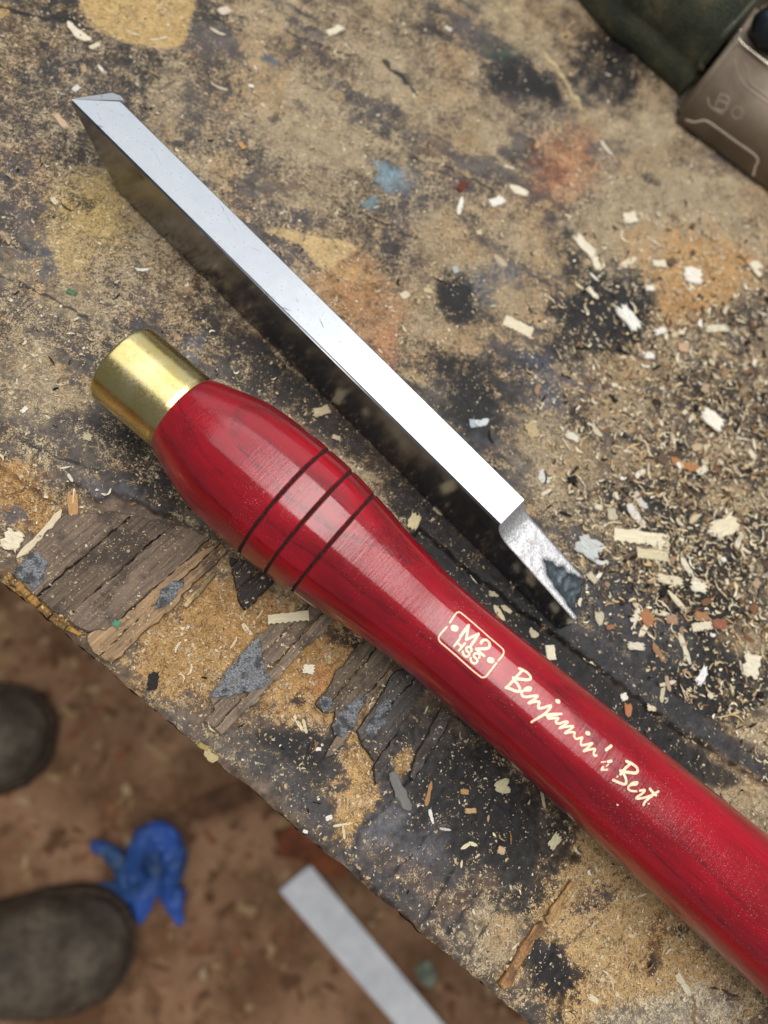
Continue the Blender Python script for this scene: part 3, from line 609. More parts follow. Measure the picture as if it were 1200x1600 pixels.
# photo pixels of the three burnt rings (on the crown of the handle)
def handle_hit(px, py, lift=0.0):
    """where the sight line of a photo pixel meets the handle (world point, outward normal)"""
    r = ray(px, py); lo_, hi_ = None, None
    ts = np.linspace(.12, .30, 1400); pts = CAM+r[None]*ts[:, None]
    q = pts-HO; s = q@AX; w = q@NX; z = q[:, 2]
    f = np.sqrt(w*w+z*z)-(rad_at(s)+lift)
    i = np.nonzero(f < 0)[0]
    if len(i) == 0: i = [int(np.argmin(f))]
    i = i[0]; t0, t1 = ts[max(i-1, 0)], ts[i]
    f0, f1 = f[max(i-1, 0)], f[i]
    t = t0+(t1-t0)*(f0/(f0-f1) if f0 != f1 else 0)
    p = CAM+r*t; q = p-HO; s = q@AX; rad = q-AX*s; return p, rad/np.linalg.norm(rad), s
handle = empty('tool_handle', (float(HO[0]), float(HO[1]), 0.0), ANG)
tag(handle, 'glossy red turned wooden tool handle with brass ferrule and gold lettering', 'tool handle')
def h_local(p): q = np.asarray(p)-np.array([HO[0], HO[1], 0]); return (q@AX, q@NX, q[2])
GRV = [handle_hit(442, 768)[2], handle_hit(484, 803)[2], handle_hit(524, 840)[2]]
def lathe(profile, seg=128, x0=0):
    V = []; Fc = []; n = len(profile)
    for (s, r) in profile:
        for k in range(seg):
            th = 2*math.pi*k/seg; V.append((s, r*math.cos(th), HO[2]+r*math.sin(th)))
    for i in range(n-1):
        for k in range(seg):
            k2 = (k+1) % seg
            Fc.append((i*seg+k, (i+1)*seg+k, (i+1)*seg+k2, i*seg+k2))
    return V, Fc
def handle_material():
    t = NT('red_dyed_ash')
    v = t.coord()
    sx = t.n('ShaderNodeSeparateXYZ'); t.l(v, sx.inputs[0])
    big = t.noise(t.coord(scale=(.25, 1, 1)), 90, 4, .6)
    warp = t.noise(t.coord(scale=(.35, 1, 1)), 70, 2, .5)
    fib = t.noise(t.coord(scale=(.03, 1, 1)), 2200, 3, .6)
    g = t.math('ADD', sx.outputs[2], t.math('MULTIPLY', sx.outputs[1], .33))
    g = t.math('ADD', g, t.math('MULTIPLY', sx.outputs[0], .030))
    g = t.math('ADD', g, t.math('MULTIPLY', warp, .006))
    fr = t.math('FRACT', t.math('DIVIDE', g, .0062))
    band = t.math('MULTIPLY', t.maprange(fr, .0, .05, 0, 1), t.maprange(fr, .09, .22, 1, 0))
    dash = t.maprange(t.noise(t.coord(scale=(.10, 1, 1)), 2400, 2, .6), .47, .58)
    pores = t.math('MULTIPLY', band, dash)
    pores2 = t.math('MULTIPLY', t.maprange(t.noise(t.coord(scale=(.05, 1, 1), loc=(.3, 0, 0)), 1500, 2, .6), .63, .70), .5)
    col = t.mix(t.maprange(big, .35, .65), lin4((122, 0, 18)), lin4((176, 2, 31)))
    col = t.mix(t.maprange(fib, .35, .65, .22, 0), col, lin4((110, 0, 16)))
    col = t.mix(t.math('MULTIPLY', band, .16), col, lin4((104, 2, 16)))
    col = t.mix(t.math('MULTIPLY', pores, .5), col, lin4((44, 4, 12)))
    col = t.mix(pores2, col, lin4((90, 2, 14)))
    spk = t.noise(v, 3000, 2, .5); area = t.noise(v, 55, 3, .6)
    sm = t.math('MULTIPLY', t.maprange(spk, .66, .71), t.maprange(area, .44, .66, .05, 1))
    col = t.mix(t.math('MULTIPLY', sm, .55), col, lin4((216, 160, 150)))
    # lathe and sanding marks run round the handle
    scr = t.noise(t.coord(scale=(1, .012, .012)), 1900, 4, .75)
    scr2 = t.noise(t.coord(scale=(1, .05, .05), rot=(0, 0, .14)), 1500, 3, .75)
    wav = t.noise(t.coord(scale=(1, .3, .3)), 160, 2, .5)
    hgt = t.math('ADD', t.math('ADD', t.math('MULTIPLY', scr, 1.0), t.math('MULTIPLY', scr2, .7)), t.math('MULTIPLY', wav, 1.2))
    hgt = t.math('SUBTRACT', hgt, t.math('MULTIPLY', pores, .25))
    hgt = t.math('ADD', hgt, t.math('MULTIPLY', sm, .6))
    nb = t.bump(hgt, .3, .00013)
    m = t.set(Base_Color=col, Roughness=.5, Specular_IOR_Level=.12, Normal=nb, Coat_Weight=1.0, Coat_Roughness=t.math('ADD', t.maprange(area, .35, .65, .04, .12), t.maprange(scr, .48, .66, 0, .09)), Coat_IOR=1.62, Coat_Normal=nb)
    return m
def build_handle():
    ss = np.unique(np.concatenate([np.linspace(0, .012, 50), np.linspace(.012, .303, 420)]+[np.linspace(g-.0011, g+.0011, 25) for g in GRV]))
    pr = []
    for s in ss:
        r = float(rad_at(s))
        for g in GRV: r -= .00042*max(0, 1-(abs(s-g)/.00062)**2)
        pr.append((s, max(r, .00005)))
    V, Fc = lathe([(0.0, .004)]+pr, 128)
    o = mesh_obj('wooden_grip', V, Fc, handle_material(), handle, True)
    bm_ = simple_mat('burnt_wood', (66, 38, 32), .95, 2400, .35, .9, .0005, second=(12, 8, 8))
    for g in GRV:
        pp = []
        for k in range(13):
            a = -1+2*k/12; s = g+a*.00046
            pp.append((s, float(rad_at(s))-.00042*max(0, 1-(abs(s-g)/.00062)**2)+.00007*(1-a*a)-.00001))
        V, Fc = lathe(pp, 96)
        # ragged char
        V = [(x+random.gauss(0, .00006), y, z) for x, y, z in V]
        mesh_obj('burnt_ring', V, Fc, bm_, handle, True)
    # ferrule: a brass tube with an empty bore
    t = NT('worn_brass'); v = t.coord()
    a = t.noise(v, 1600, 3, .65); b = t.noise(v, 140, 4, .6); c = t.noise(t.coord(scale=(1, .05, .05)), 2500, 2, .6)
    col = t.mix(t.maprange(b, .35, .65), lin4((216, 194, 124)), lin4((222, 206, 154)))
    col = t.mix(t.maprange(a, .26, .38, .4, 0), col, lin4((120, 92, 40)))
    br = t.set(Base_Color=col, Metallic=1.0, Roughness=t.maprange(t.math('ADD', a, t.math('MULTIPLY', b, .6)), .6, 1.0, .16, .32), Normal=t.bump(t.math('ADD', a, c), .12, .0001))
    R_ = .01165; L = -.0196
    prof = [(.0012, R_-.0004), (-.0002, R_), (L+.0007, R_+.0001), (L+.0002, R_-.0001), (L, R_-.0006), (L, R_-.0012), (L+.0004, R_-.0016), (-.004, R_-.0017)]
    pf = []
    for i in range(len(prof)-1):
        for k in range(4 if i != 1 else 24):
            n_ = 4 if i != 1 else 24; f = k/n_
            pf.append((prof[i][0]+(prof[i+1][0]-prof[i][0])*f, prof[i][1]+(prof[i+1][1]-prof[i][1])*f))
    pf.append(prof[-1])
    V, Fc = lathe(pf, 96)
    mesh_obj('brass_ferrule', V, [f[::-1] for f in Fc], br, handle, True)
    V, Fc = lathe([(-.004, R_-.0016), (-.004, .0045), (-.0039, .0040), (.03, .0036)], 48)
    mesh_obj('tang_hole', V, [f[::-1] for f in Fc], simple_mat('end_grain', (120, 40, 34), .9, 900), handle, False)
    t = NT('gold_foil'); n = t.noise(t.coord(), 2600, 2, .6)
    gold = t.set(Base_Color=t.mix(t.maprange(n, .35, .6), lin4((236, 190, 150)), lin4((252, 226, 196))), Roughness=.45, Metallic=.15, Coat_Weight=.6, Coat_Roughness=.2)
    def ribbon(lines, name, lift0=.00007):
        parts = []
        for k, (pts, wd) in enumerate(lines):
            c = catmull(pts, 5) if len(pts) > 2 else catmull(pts, 6)
            lift = lift0+.000012*k
            W = []; N = []
            for x, y in c:
                p, nn, s = handle_hit(x, y, lift); W.append(p); N.append(nn)
            W = np.array(W); N = np.array(N)
            T = np.gradient(W, axis=0); T /= np.linalg.norm(T, axis=1)[:, None]+1e-12
            # rounded pen ends
            hw = wd*.000088*np.ones(len(W))
            B = np.cross(N, T); B /= np.linalg.norm(B, axis=1)[:, None]
            w0 = hw[0]
            W = np.vstack([W[0]-T[0]*w0*.8, W[0]-T[0]*w0*.4, W, W[-1]+T[-1]*w0*.4, W[-1]+T[-1]*w0*.8]); B = np.vstack([B[0], B[0], B, B[-1], B[-1]])
            N = np.vstack([N[0], N[0], N, N[-1], N[-1]])
            sc = np.concatenate([[.45, .85], np.ones(len(hw)), [.85, .45]]); hw = np.concatenate([[w0, w0], hw, [w0, w0]])*sc
            V = []
            for i in range(len(W)):
                for sgn in (-1, -.33, .33, 1):
                    q = W[i]+B[i]*hw[i]*sgn
                    d = q-HO; s = d@AX; rr = d-AX*s; rr = rr/np.linalg.norm(rr)
                    V.append(h_local(HO+AX*s+rr*(float(rad_at(s))+lift)))
            n = len(W)
            Fc = [(4*i+j, 4*i+j+1, 4*i+4+j+1, 4*i+4+j) for i in range(n-1) for j in range(3)]
            parts.append((V, Fc))
        V, Fc = merge(parts)
        return mesh_obj(name, V, Fc, gold, handle, True)
    def sc(pts, ox, oy, k): return [(ox+x/k, oy+y/k) for x, y in pts]
    def dot(cx, cy, r): return [(cx-r*.45, cy-r*.1), (cx+r*.45, cy+r*.1)]
    a = lambda pts: sc(pts, 680, 940, 10)
    logo = [
     (a([(180, 395), (80, 510), (55, 555), (60, 600), (100, 650), (300, 820), (540, 1035), (700, 1165), (745, 1185), (790, 1170), (850, 1100), (960, 955)]), 2.4),
     (a([(985, 925), (1055, 840), (1070, 780), (1040, 725), (860, 570), (600, 340), (420, 190), (385, 168), (345, 170), (310, 205), (228, 328)]), 2.4),
     (a(dot(303, 415, 48)), 8.6), (a(dot(868, 915, 44)), 8.0),
     (a([(392, 545), (525, 368)]), 4.2), (a([(522, 372), (482, 598)]), 3.6), (a([(482, 596), (682, 502)]), 3.6), (a([(680, 506), (560, 685)]), 4.0),
     (a([(712, 650), (745, 605), (800, 602), (848, 648), (846, 705), (800, 735), (720, 738), (640, 742)]), 4.0), (a([(642, 742), (765, 850)]), 3.6),
     (a([(385, 580), (295, 695)]), 3.2), (a([(465, 650), (370, 765)]), 3.2), (a([(340, 640), (420, 705)]), 3.0),
     (a([(562, 780), (565, 735), (530, 708), (490, 720), (484, 760), (520, 792), (535, 830), (500, 860), (455, 845), (430, 800), (434, 775)]), 3.0),
     (a([(688, 880), (690, 835), (655, 808), (610, 820), (605, 860), (642, 892), (658, 930), (620, 967), (575, 948), (551, 905), (556, 880)]), 3.0)]
    tag(ribbon(logo, 'printed_emblem'), 'pale gold boxed emblem reading M2 HSS')
    b = lambda pts: sc(pts, 780, 1030, 12); c = lambda pts: sc(pts, 850, 1090, 10); d = lambda pts: sc(pts, 930, 1160, 10.909)
    scr = [
     (b([(375, 175), (430, 195), (510, 240), (578, 310), (588, 360), (540, 388), (450, 380), (340, 368), (262, 350)]), 4.0),
     (b([(430, 215), (330, 320), (180, 490), (125, 540)]), 3.6), (b([(290, 405), (340, 460), (382, 540), (374, 598), (320, 600), (220, 560), (125, 530)]), 3.8),
     (b([(480, 560), (540, 530), (595, 545), (570, 582), (500, 580), (432, 602), (420, 650), (450, 695), (520, 706), (620, 692), (720, 690), (640, 765), (545, 825), (640, 800), (750, 800), (738, 860), (738, 918), (830, 908), (972, 872), (900, 980), (800, 1060), (680, 1130), (605, 1180)]), 3.5),
     (b(dot(1100, 790, 40)), 6.0),
     (b([(870, 1050), (990, 1028), (1170, 1025)]), 3.0), (b([(1110, 1032), (980, 1062), (905, 1082), (940, 1112), (1050, 1102), (1110, 1108), (1060, 1170), (1085, 1205)]), 3.0),
     (c([(180, 370), (210, 405), (260, 400), (300, 382), (375, 380), (310, 432), (240, 480), (330, 457), (458, 447), (400, 500), (322, 555), (410, 540), (478, 545), (470, 600), (500, 645), (550, 636), (600, 622), (576, 680), (584, 740), (640, 740), (690, 727), (758, 712), (690, 775), (617, 838), (700, 815), (798, 802), (776, 860), (790, 908), (822, 902)]), 3.0),
     (c(dot(685, 557, 36)), 5.4), (c([(968, 818), (1052, 752)]), 4.2),
     (c([(895, 1010), (960, 1000)]), 1.8), (c([(1000, 1002), (1052, 990)]), 4.0), (c([(1010, 1040), (975, 1070)]), 1.6), (c([(920, 1085), (900, 1125)]), 3.4), (c([(895, 1130), (990, 1126)]), 2.4),
     (d([(530, 320), (620, 360), (700, 420), (725, 480), (690, 520), (600, 515), (500, 500), (425, 482)]), 4.0), (d([(590, 370), (500, 455), (430, 545)]), 3.6), (d([(385, 575), (372, 590)]), 2.0),
     (d([(480, 530), (520, 610), (525, 690), (490, 712), (400, 682), (305, 638)]), 3.6),
     (d([(600, 712), (660, 680), (722, 682), (700, 714), (640, 722), (572, 742), (566, 790), (610, 825), (705, 832)]), 2.8),
     (d([(760, 822), (848, 812), (790, 880), (722, 922), (698, 955), (765, 955), (880, 930), (1000, 880), (1080, 832)]), 3.0),
     (d([(930, 790), (980, 850), (1038, 900)]), 3.6), (d([(1030, 862), (930, 940), (850, 1010), (822, 1068)]), 3.2), (d([(900, 1046), (925, 1046)]), 1.4), (d(dot(380, 1065, 14)), 2.6)]
    tag(ribbon(scr, 'printed_script'), "pale gold handwritten lettering reading Benjamin's Best")
build_handle()

# ================================================================== BLADE
BH = .0200
def build_blade():
    tl = P(108, 155, BH)[:2]; tr = P(195, 157, BH)[:2]; hr = P(821, 779, BH)[:2]; hl = P(781, 820, BH)[:2]
    dx = (hl-tl)/np.linalg.norm(hl-tl); dn = np.array([-dx[1], dx[0]])      # along, across (to the upper right)
    W = float((hr-hl)@dn)
    root = empty('blade', (float(tl[0]), float(tl[1]), 0.0), math.atan2(dx[1], dx[0]))
    tag(root, 'bright flat steel turning tool blade with a snapped tang', 'tool blade')
    L = float((hl-tl)@dx); Lr = float((hr-tl)@dx); Tr = float((tr-tl)@dx)
    nb = P(193, 305, 0)[:2]; Lb = float((nb-tl)@dx)          # the ground bevel runs back underneath
    t = NT('ground_steel')
    v = t.coord()
    a = t.noise(t.coord(scale=(.03, 1, 1)), 2500, 3, .6); b = t.noise(v, 240, 4, .6); c = t.noise(v, 1800, 2, .6); e = t.noise(t.coord(scale=(.35, 1, 1), rot=(0, 0, .5)), 420, 2, .5)
    spots = t.math('MULTIPLY', t.maprange(c, .64, .69), t.maprange(b, .46, .56))
    col = t.mix(t.maprange(b, .3, .7), lin4((172, 175, 180)), lin4((180, 183, 188)))
    col = t.mix(t.math('MULTIPLY', spots, .85), col, lin4((64, 64, 68)))
    ln_ = t.noise(t.coord(scale=(.06, 1, 1), rot=(0, 0, .35)), 900, 2, .5); ln2 = t.noise(t.coord(scale=(.05, 1, 1), rot=(0, 0, -.5)), 700, 2, .5)
    col = t.mix(t.math('MULTIPLY', t.maprange(ln_, .68, .71), t.maprange(b, .45, .55, 0, .7)), col, lin4((90, 90, 94)))
    col = t.mix(t.math('MULTIPLY', t.maprange(ln2, .69, .72), t.maprange(b, .5, .42, 0, .7)), col, lin4((90, 90, 94)))
    col = t.mix(t.maprange(e, .70, .74, 0, .3), col, lin4((110, 110, 116)))
    steel = t.set(Base_Color=col, Metallic=1.0, Roughness=t.maprange(b, .3, .7, .29, .34), Normal=t.bump(t.math('ADD', a, t.math('MULTIPLY', c, .6)), .14, .0001))
    bm = bmesh.new()
    # section rings along the bar: (x at near side y=0, x at far side y=W) for top and bottom
    def ring(x0t, x1t, x0b, x1b, zt):
        return [bm.verts.new((x0b, 0, .0002)), bm.verts.new((x1b, W, .0002)), bm.verts.new((x1t, W, zt)), bm.verts.new((x0t, 0, zt))]
    r0 = ring(0, Tr, Lb, Lb+Tr*.6, BH)
    r1 = ring(L, Lr, L, Lr, BH)
    for i in range(4):
        bm.faces.new((r0[i], r0[(i+1) % 4], r1[(i+1) % 4], r1[i]))
    bm.faces.new(r0[::-1]); bm.faces.new(r1)
    bmesh.ops.recalc_face_normals(bm, faces=bm.faces)
    bmesh.ops.bevel(bm, geom=[e_ for e_ in bm.edges if abs((e_.verts[0].co-e_.verts[1].co).normalized().x) > .9], offset=.0005, segments=5, affect='EDGES')
    t = NT('shaded_steel_side'); v = t.coord(); a = t.noise(v, 420, 4, .65); b = t.noise(t.coord(scale=(.05, 1, 1)), 2200, 3, .6)  # darker steel for bar and tang sides: shade put into the colour
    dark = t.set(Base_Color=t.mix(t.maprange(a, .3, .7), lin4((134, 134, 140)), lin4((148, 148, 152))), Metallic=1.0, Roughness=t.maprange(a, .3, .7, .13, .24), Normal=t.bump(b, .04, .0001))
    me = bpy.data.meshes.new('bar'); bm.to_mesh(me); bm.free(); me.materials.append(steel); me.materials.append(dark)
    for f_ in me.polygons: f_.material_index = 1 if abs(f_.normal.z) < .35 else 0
    o = bpy.data.objects.new('bar', me); COL.objects.link(o); o.parent = root
    for f_ in me.polygons: f_.use_smooth = f_.area < 8e-5
    c_, s_ = dx[0], dx[1]
    def L3(px, py, z): q = P(px, py, z); d_ = q[:2]-tl; return (float(d_@dx), float(d_@dn), z)
    nv = [L3(109.5, 155.2, BH-.00015), L3(195, 157, BH-.00015), L3(188, 150, BH-.0003), L3(176, 145, BH-.0004), L3(140, 150, BH-.0003), L3(160, 168, BH-.005)]
    mesh_obj('nose_bevel', nv, [(0, 1, 2, 3, 4), (1, 0, 5), (2, 1, 5), (3, 2, 5), (4, 3, 5), (0, 4, 5)], steel, root)
    # small second bevel on the nose
    sv = [(.0, .0, BH+.00002), (Tr, W, BH+.00002), (Tr+.0002-.0042, W+.0, BH-.0012), (-.0006, .0002, BH-.0006)]
    # tang: scooped shoulder dropping to a rough stub with a torn end
    t = NT('rough_tang'); v = t.coord()
    a = t.noise(t.coord(scale=(.6, 1, 1), rot=(0, 0, .6)), 2200, 4, .7); b = t.noise(v, 300, 3, .6)
    col = t.mix(t.maprange(a, .35, .65), lin4((168, 168, 170)), lin4((232, 232, 234)))
    col = t.mix(t.maprange(b, .58, .7, 0, .35), col, lin4((140, 110, 106)))
    col = t.mix(t.maprange(t.math('ADD', t.attr('torn', True), t.math('MULTIPLY', t.math('SUBTRACT', b, .5), .8)), .35, .6), col, lin4((96, 106, 112)))
    tm = t.set(Base_Color=col, Metallic=.85, Roughness=.45, Normal=t.bump(a, .5, .0003))
    FL = .0085; TE = .0352
    xs = list(np.linspace(0, FL, 18))+list(np.linspace(FL+.0008, TE, 34)); ny = 17
    V = []; Fc = []
    def top(x):
        if x < FL: return BH-.0054*math.sqrt(max(0, 1-(1-x/FL)**2))
        return BH-.0054-(x-FL)*.13
    ends = np.interp(np.linspace(0, 1, ny), [0, .12, .3, .5, .62, .8, 1.0], [.0354, .0344, .0330, .0322, .0316, .0308, .0296])
    ends = ends+np.array([random.gauss(0, .00035) for _ in range(ny)])
    lim = np.interp(np.linspace(0, 1, ny), [0, .14, .22, .34, .5, .62, .8, 1.0], [.0352, .0336, .025, .0190, .0160, .0180, .0240, .0292])+np.array([random.gauss(0, .0005) for _ in range(ny)])
    torn = []
    for i, x in enumerate(xs):
        for j in range(ny):
            f = j/(ny-1); xx = FL+(x-FL)*(ends[j]-FL)/(TE-FL) if x > FL else x
            base = L+(Lr-L)*f
            tt = max(0.0, xx-lim[j]); torn.append(min(1.0, tt/.0006))
            V.append((base+xx, W*f, max(.003, top(xx)-min(tt, .0008)*.9-tt*.16)+(random.gauss(0, .00006+.00012*(tt > 0)) if 0 < j < ny-1 else -.00015)))
    n = len(xs)
    for i in range(n-1):
        for j in range(ny-1):
            Fc.append((i*ny+j, (i+1)*ny+j, (i+1)*ny+j+1, i*ny+j+1))
    # torn end: rows drop and creep outwards
    prev = [(n-1)*ny+j for j in range(ny)]
    for k, (dz, ox) in enumerate(((.0012, .0004), (.003, .0008), (.006, .0010), (.0100, .0010))):
        cur = []
        for j in range(ny):
            v0 = V[prev[j]] if k == 0 else V[cur0[j]]
            base = V[(n-1)*ny+j]; env = 1.0 if 3 <= j <= ny-2 else .25
            V.append((base[0]+ox*env+random.gauss(0, .0003), base[1], max(.0008, base[2]-dz+random.gauss(0, .0003))))
            cur.append(len(V)-1)
        for j in range(ny-1):
            Fc.append((prev[j], cur[j], cur[j+1], prev[j+1]))
        prev = cur; cur0 = cur
    # sides and underside
    zb = .0006
    for j, rev in ((0, True), (ny-1, False)):
        for i in range(n-1):
            a_, b_ = i*ny+j, (i+1)*ny+j
            V.append((V[a_][0], V[a_][1], zb)); V.append((V[b_][0], V[b_][1], zb)); q = (a_, b_, len(V)-1, len(V)-2)
            Fc.append(q[::-1] if rev else q)
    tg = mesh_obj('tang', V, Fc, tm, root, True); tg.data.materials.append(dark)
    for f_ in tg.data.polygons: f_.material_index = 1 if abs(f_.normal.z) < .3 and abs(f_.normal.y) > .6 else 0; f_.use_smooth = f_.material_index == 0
    ffloat(tg.data, 'torn', torn+[1.0]*(4*ny)+[0.0]*(len(V)-len(torn)-4*ny))
    sm = simple_mat('torn_steel', (112, 120, 124), .7, 900, .4, .8, .0004, metal=.5, second=(66, 72, 76))
    o.parent = root
    return root
build_blade()

# ================================================================== POWER TOOL IN THE CORNER
def build_tool():
    root = empty('power_tool', tuple(map(float, P(1057, 152)))); org = P(1057, 152)
    tag(root, 'dark green power tool with a brown plastic dust box', 'power tool')
    t = NT('green_housing'); v = t.coord()
    a = t.noise(v, 1100, 3, .6); vo = t.n('ShaderNodeTexVoronoi'); t.l(v, vo.inputs['Vector']); vo.inputs['Scale'].default_value = 950
    b = t.noise(v, 60, 4, .6)
    col = t.mix(t.maprange(b, .4, .62), lin4((58, 66, 56)), lin4((92, 92, 74)))
    col = t.mix(t.maprange(b, .55, .7, 0, .7), col, lin4((142, 130, 100)))
    col = t.mix(t.maprange(a, .58, .7, 0, .4), col, lin4((140, 122, 90)))
    gm = t.set(Base_Color=col, Roughness=.55, Specular_IOR_Level=.35, Normal=t.bump(t.math('ADD', vo.outputs[0], a), .5, .0006))
    # housing: footprint lofted upward
    fp = [(878, -60), (892, -14), (908, 10), (945, 52), (1000, 96), (1050, 142), (1062, 152), (1085, 128), (1180, 20), (1290, -60), (1330, -190), (1150, -260), (960, -170)]
    base = np.array([P(x, y)[:2] for x, y in fp]); base = catmull(base, 5, True); c = base.mean(0)
    nr = len(base); V = []; Fc = []
    lay = [(0, .985), (.002, 1.0), (.010, 1.0), (.012, .985), (.0135, .985), (.016, 1.0), (.030, .97), (.042, .9), (.052, .78), (.058, .6), (.060, .35), (.0605, .05)]
    for z, s in lay:
        for p in base: q = c+(p-c)*s; V.append((q[0]-org[0], q[1]-org[1], z+.0002))
    for i in range(len(lay)-1):
        for k in range(nr): Fc.append((i*nr+k, i*nr+(k+1) % nr, (i+1)*nr+(k+1) % nr, (i+1)*nr+k))
    ar = np.sum(base[:, 0]*np.roll(base[:, 1], -1)-np.roll(base[:, 0], -1)*base[:, 1])
    if ar < 0: Fc = [f[::-1] for f in Fc]
    hs = mesh_obj('housing', V, Fc, gm, root, True)
    bvh = BVHTree.FromPolygons([Vector(np.array(v_)+org) for v_ in V], Fc)
    # dust box: sloping face seen by the camera, flat top, plain back
    A = P(1047, 188, .0008); B = P(1186, 292, .0008)
    e = (B-A); e[2] = 0; e /= np.linalg.norm(e); w = np.array([-e[1], e[0], 0])
    if w@np.array([1, 1, 0]) < 0: w = -w
    sl = math.radians(52); up = w*math.cos(sl)+np.array([0, 0, 1])*math.sin(sl)
    nrm = np.cross(e, up); nrm = nrm if nrm[2] > 0 else -nrm
    def face(x, y, lift=0.0):
        r = ray(x, y); tt = ((A+nrm*lift-CAM)@nrm)/(r@nrm); return CAM+r*tt
    tl = face(1152, 56); hgt = (tl-A)@up
    shift = (tl-A)@e
    Lg = .085
    t = NT('brown_dust_box'); v = t.coord(); b = t.noise(v, 70, 4, .6); a = t.noise(v, 900, 3, .6)
    col = t.mix(t.maprange(b, .35, .65), lin4((128, 113, 97)), lin4((154, 139, 122)))
    col = t.mix(t.maprange(b, .62, .72, 0, .3), col, lin4((160, 96, 74)))
    col = t.mix(t.maprange(a, .6, .7, 0, .3), col, lin4((160, 140, 112)))
    bmx = t.set(Base_Color=col, Roughness=.42, Specular_IOR_Level=.5, Normal=t.bump(a, .12, .0003))
    prof = [A, A+up*hgt, A+up*hgt+w*.03, A+w*(.03+hgt*math.cos(sl))]
    prof = [p.copy() for p in prof]; prof[3][2] = .0008
    bm = bmesh.new()
    l0 = [bm.verts.new(Vector(p-org+e*(shift if k in (1, 2) else 0))) for k, p in enumerate(prof)]
    l1 = [bm.verts.new(Vector(p-org+e*(Lg))) for k, p in enumerate(prof)]
    for k in range(4): bm.faces.new((l0[k], l0[(k+1) % 4], l1[(k+1) % 4], l1[k]))
    bm.faces.new(l0[::-1]); bm.faces.new(l1)
    bmesh.ops.recalc_face_normals(bm, faces=bm.faces)
    bmesh.ops.bevel(bm, geom=list(bm.edges), offset=.0022, segments=4, affect='EDGES')
    me = bpy.data.meshes.new('dust_box'); bm.to_mesh(me); bm.free(); me.materials.append(bmx)
    for p in me.polygons: p.use_smooth = True
    box = bpy.data.objects.new('dust_box', me); COL.objects.link(box); box.parent = root
    def rib(pts, r, name, mat, n=5, lift=None, par=box):
        if lift is None: r, lift = r*1.9, -r*1.5
        path = np.array([face(x, y, lift) for x, y in catmull(pts, n)])-org
        V, Fc = tube(path, r, 8); return mesh_obj(name, V, Fc, mat, par, True)
    rib([(1147, 92), (1150, 108), (1156, 124), (1170, 140), (1200, 162), (1230, 184)], .0004, 'moulded_rib', bmx)
    rib([(1160, 96), (1169, 112), (1170, 128), (1186, 142), (1220, 166)], .0004, 'moulded_rib', bmx)
    rib([(1070, 187), (1084, 191), (1102, 189), (1120, 200), (1150, 222), (1182, 246), (1179, 262), (1176, 276)], .00045, 'moulded_rib', bmx)
    for pts in ([(1126, 146), (1116, 167)], [(1126, 146), (1138, 153), (1137, 161), (1122, 156)], [(1136, 161), (1133, 172), (1124, 172), (1115, 167)]):
        rib(pts, .00024, 'raised_letter', bmx)
    rib([(1106, 152), (1108, 164), (1118, 173), (1130, 178)], .0002, 'raised_letter', bmx)
    th = np.linspace(0, 2*math.pi, 13)
    rib([(1152+9*math.cos(q), 176+9*math.sin(q)) for q in th], .00016, 'raised_letter', bmx, 3)
    lipm = NT('worn_lip').set(Base_Color=lin4((214, 204, 188)), Roughness=.22, Metallic=.9)
    rib([(1157, 46), (1154, 58), (1160, 68), (1172, 78), (1200, 100), (1240, 130)], .00042, 'box_lip', lipm, 6, .0008)
    # seam rib on the housing and the dark knob above the box
    path = []
    for x, y in catmull([(1096, 110), (1094, 98), (1102, 86), (1130, 54), (1160, 20), (1190, -14)], 6):
        h = bvh.ray_cast(Vector(CAM), Vector(ray(x, y)))
        if h[0] is not None: path.append(np.array(h[0])-org)
    if len(path) > 3:
        V, Fc = tube(path, .0013, 8); mesh_obj('seam_rib', V, Fc, gm, root, True)
    km = simple_mat('navy_knob', (30, 38, 46), .35, 300, .3, .1)
    k0 = face(1204, 46, -.006)-org
    V = []; Fc = []
    pr = [(.0, .0075), (.0015, .0082), (.008, .008), (.0105, .0068), (.0115, .004), (.0118, .0002)]
    for z, r in pr:
        for k in range(28):
            q = 2*math.pi*k/28; rr = r*(1+.05*math.cos(8*q))
            V.append(tuple(k0+e*rr*math.cos(q)+up*rr*math.sin(q)*1.0+nrm*z))
    for i in range(len(pr)-1):
        for k in range(28): Fc.append((i*28+k, i*28+(k+1) % 28, (i+1)*28+(k+1) % 28, (i+1)*28+k))
    mesh_obj('knob', V, Fc, km, root, True)
build_tool()

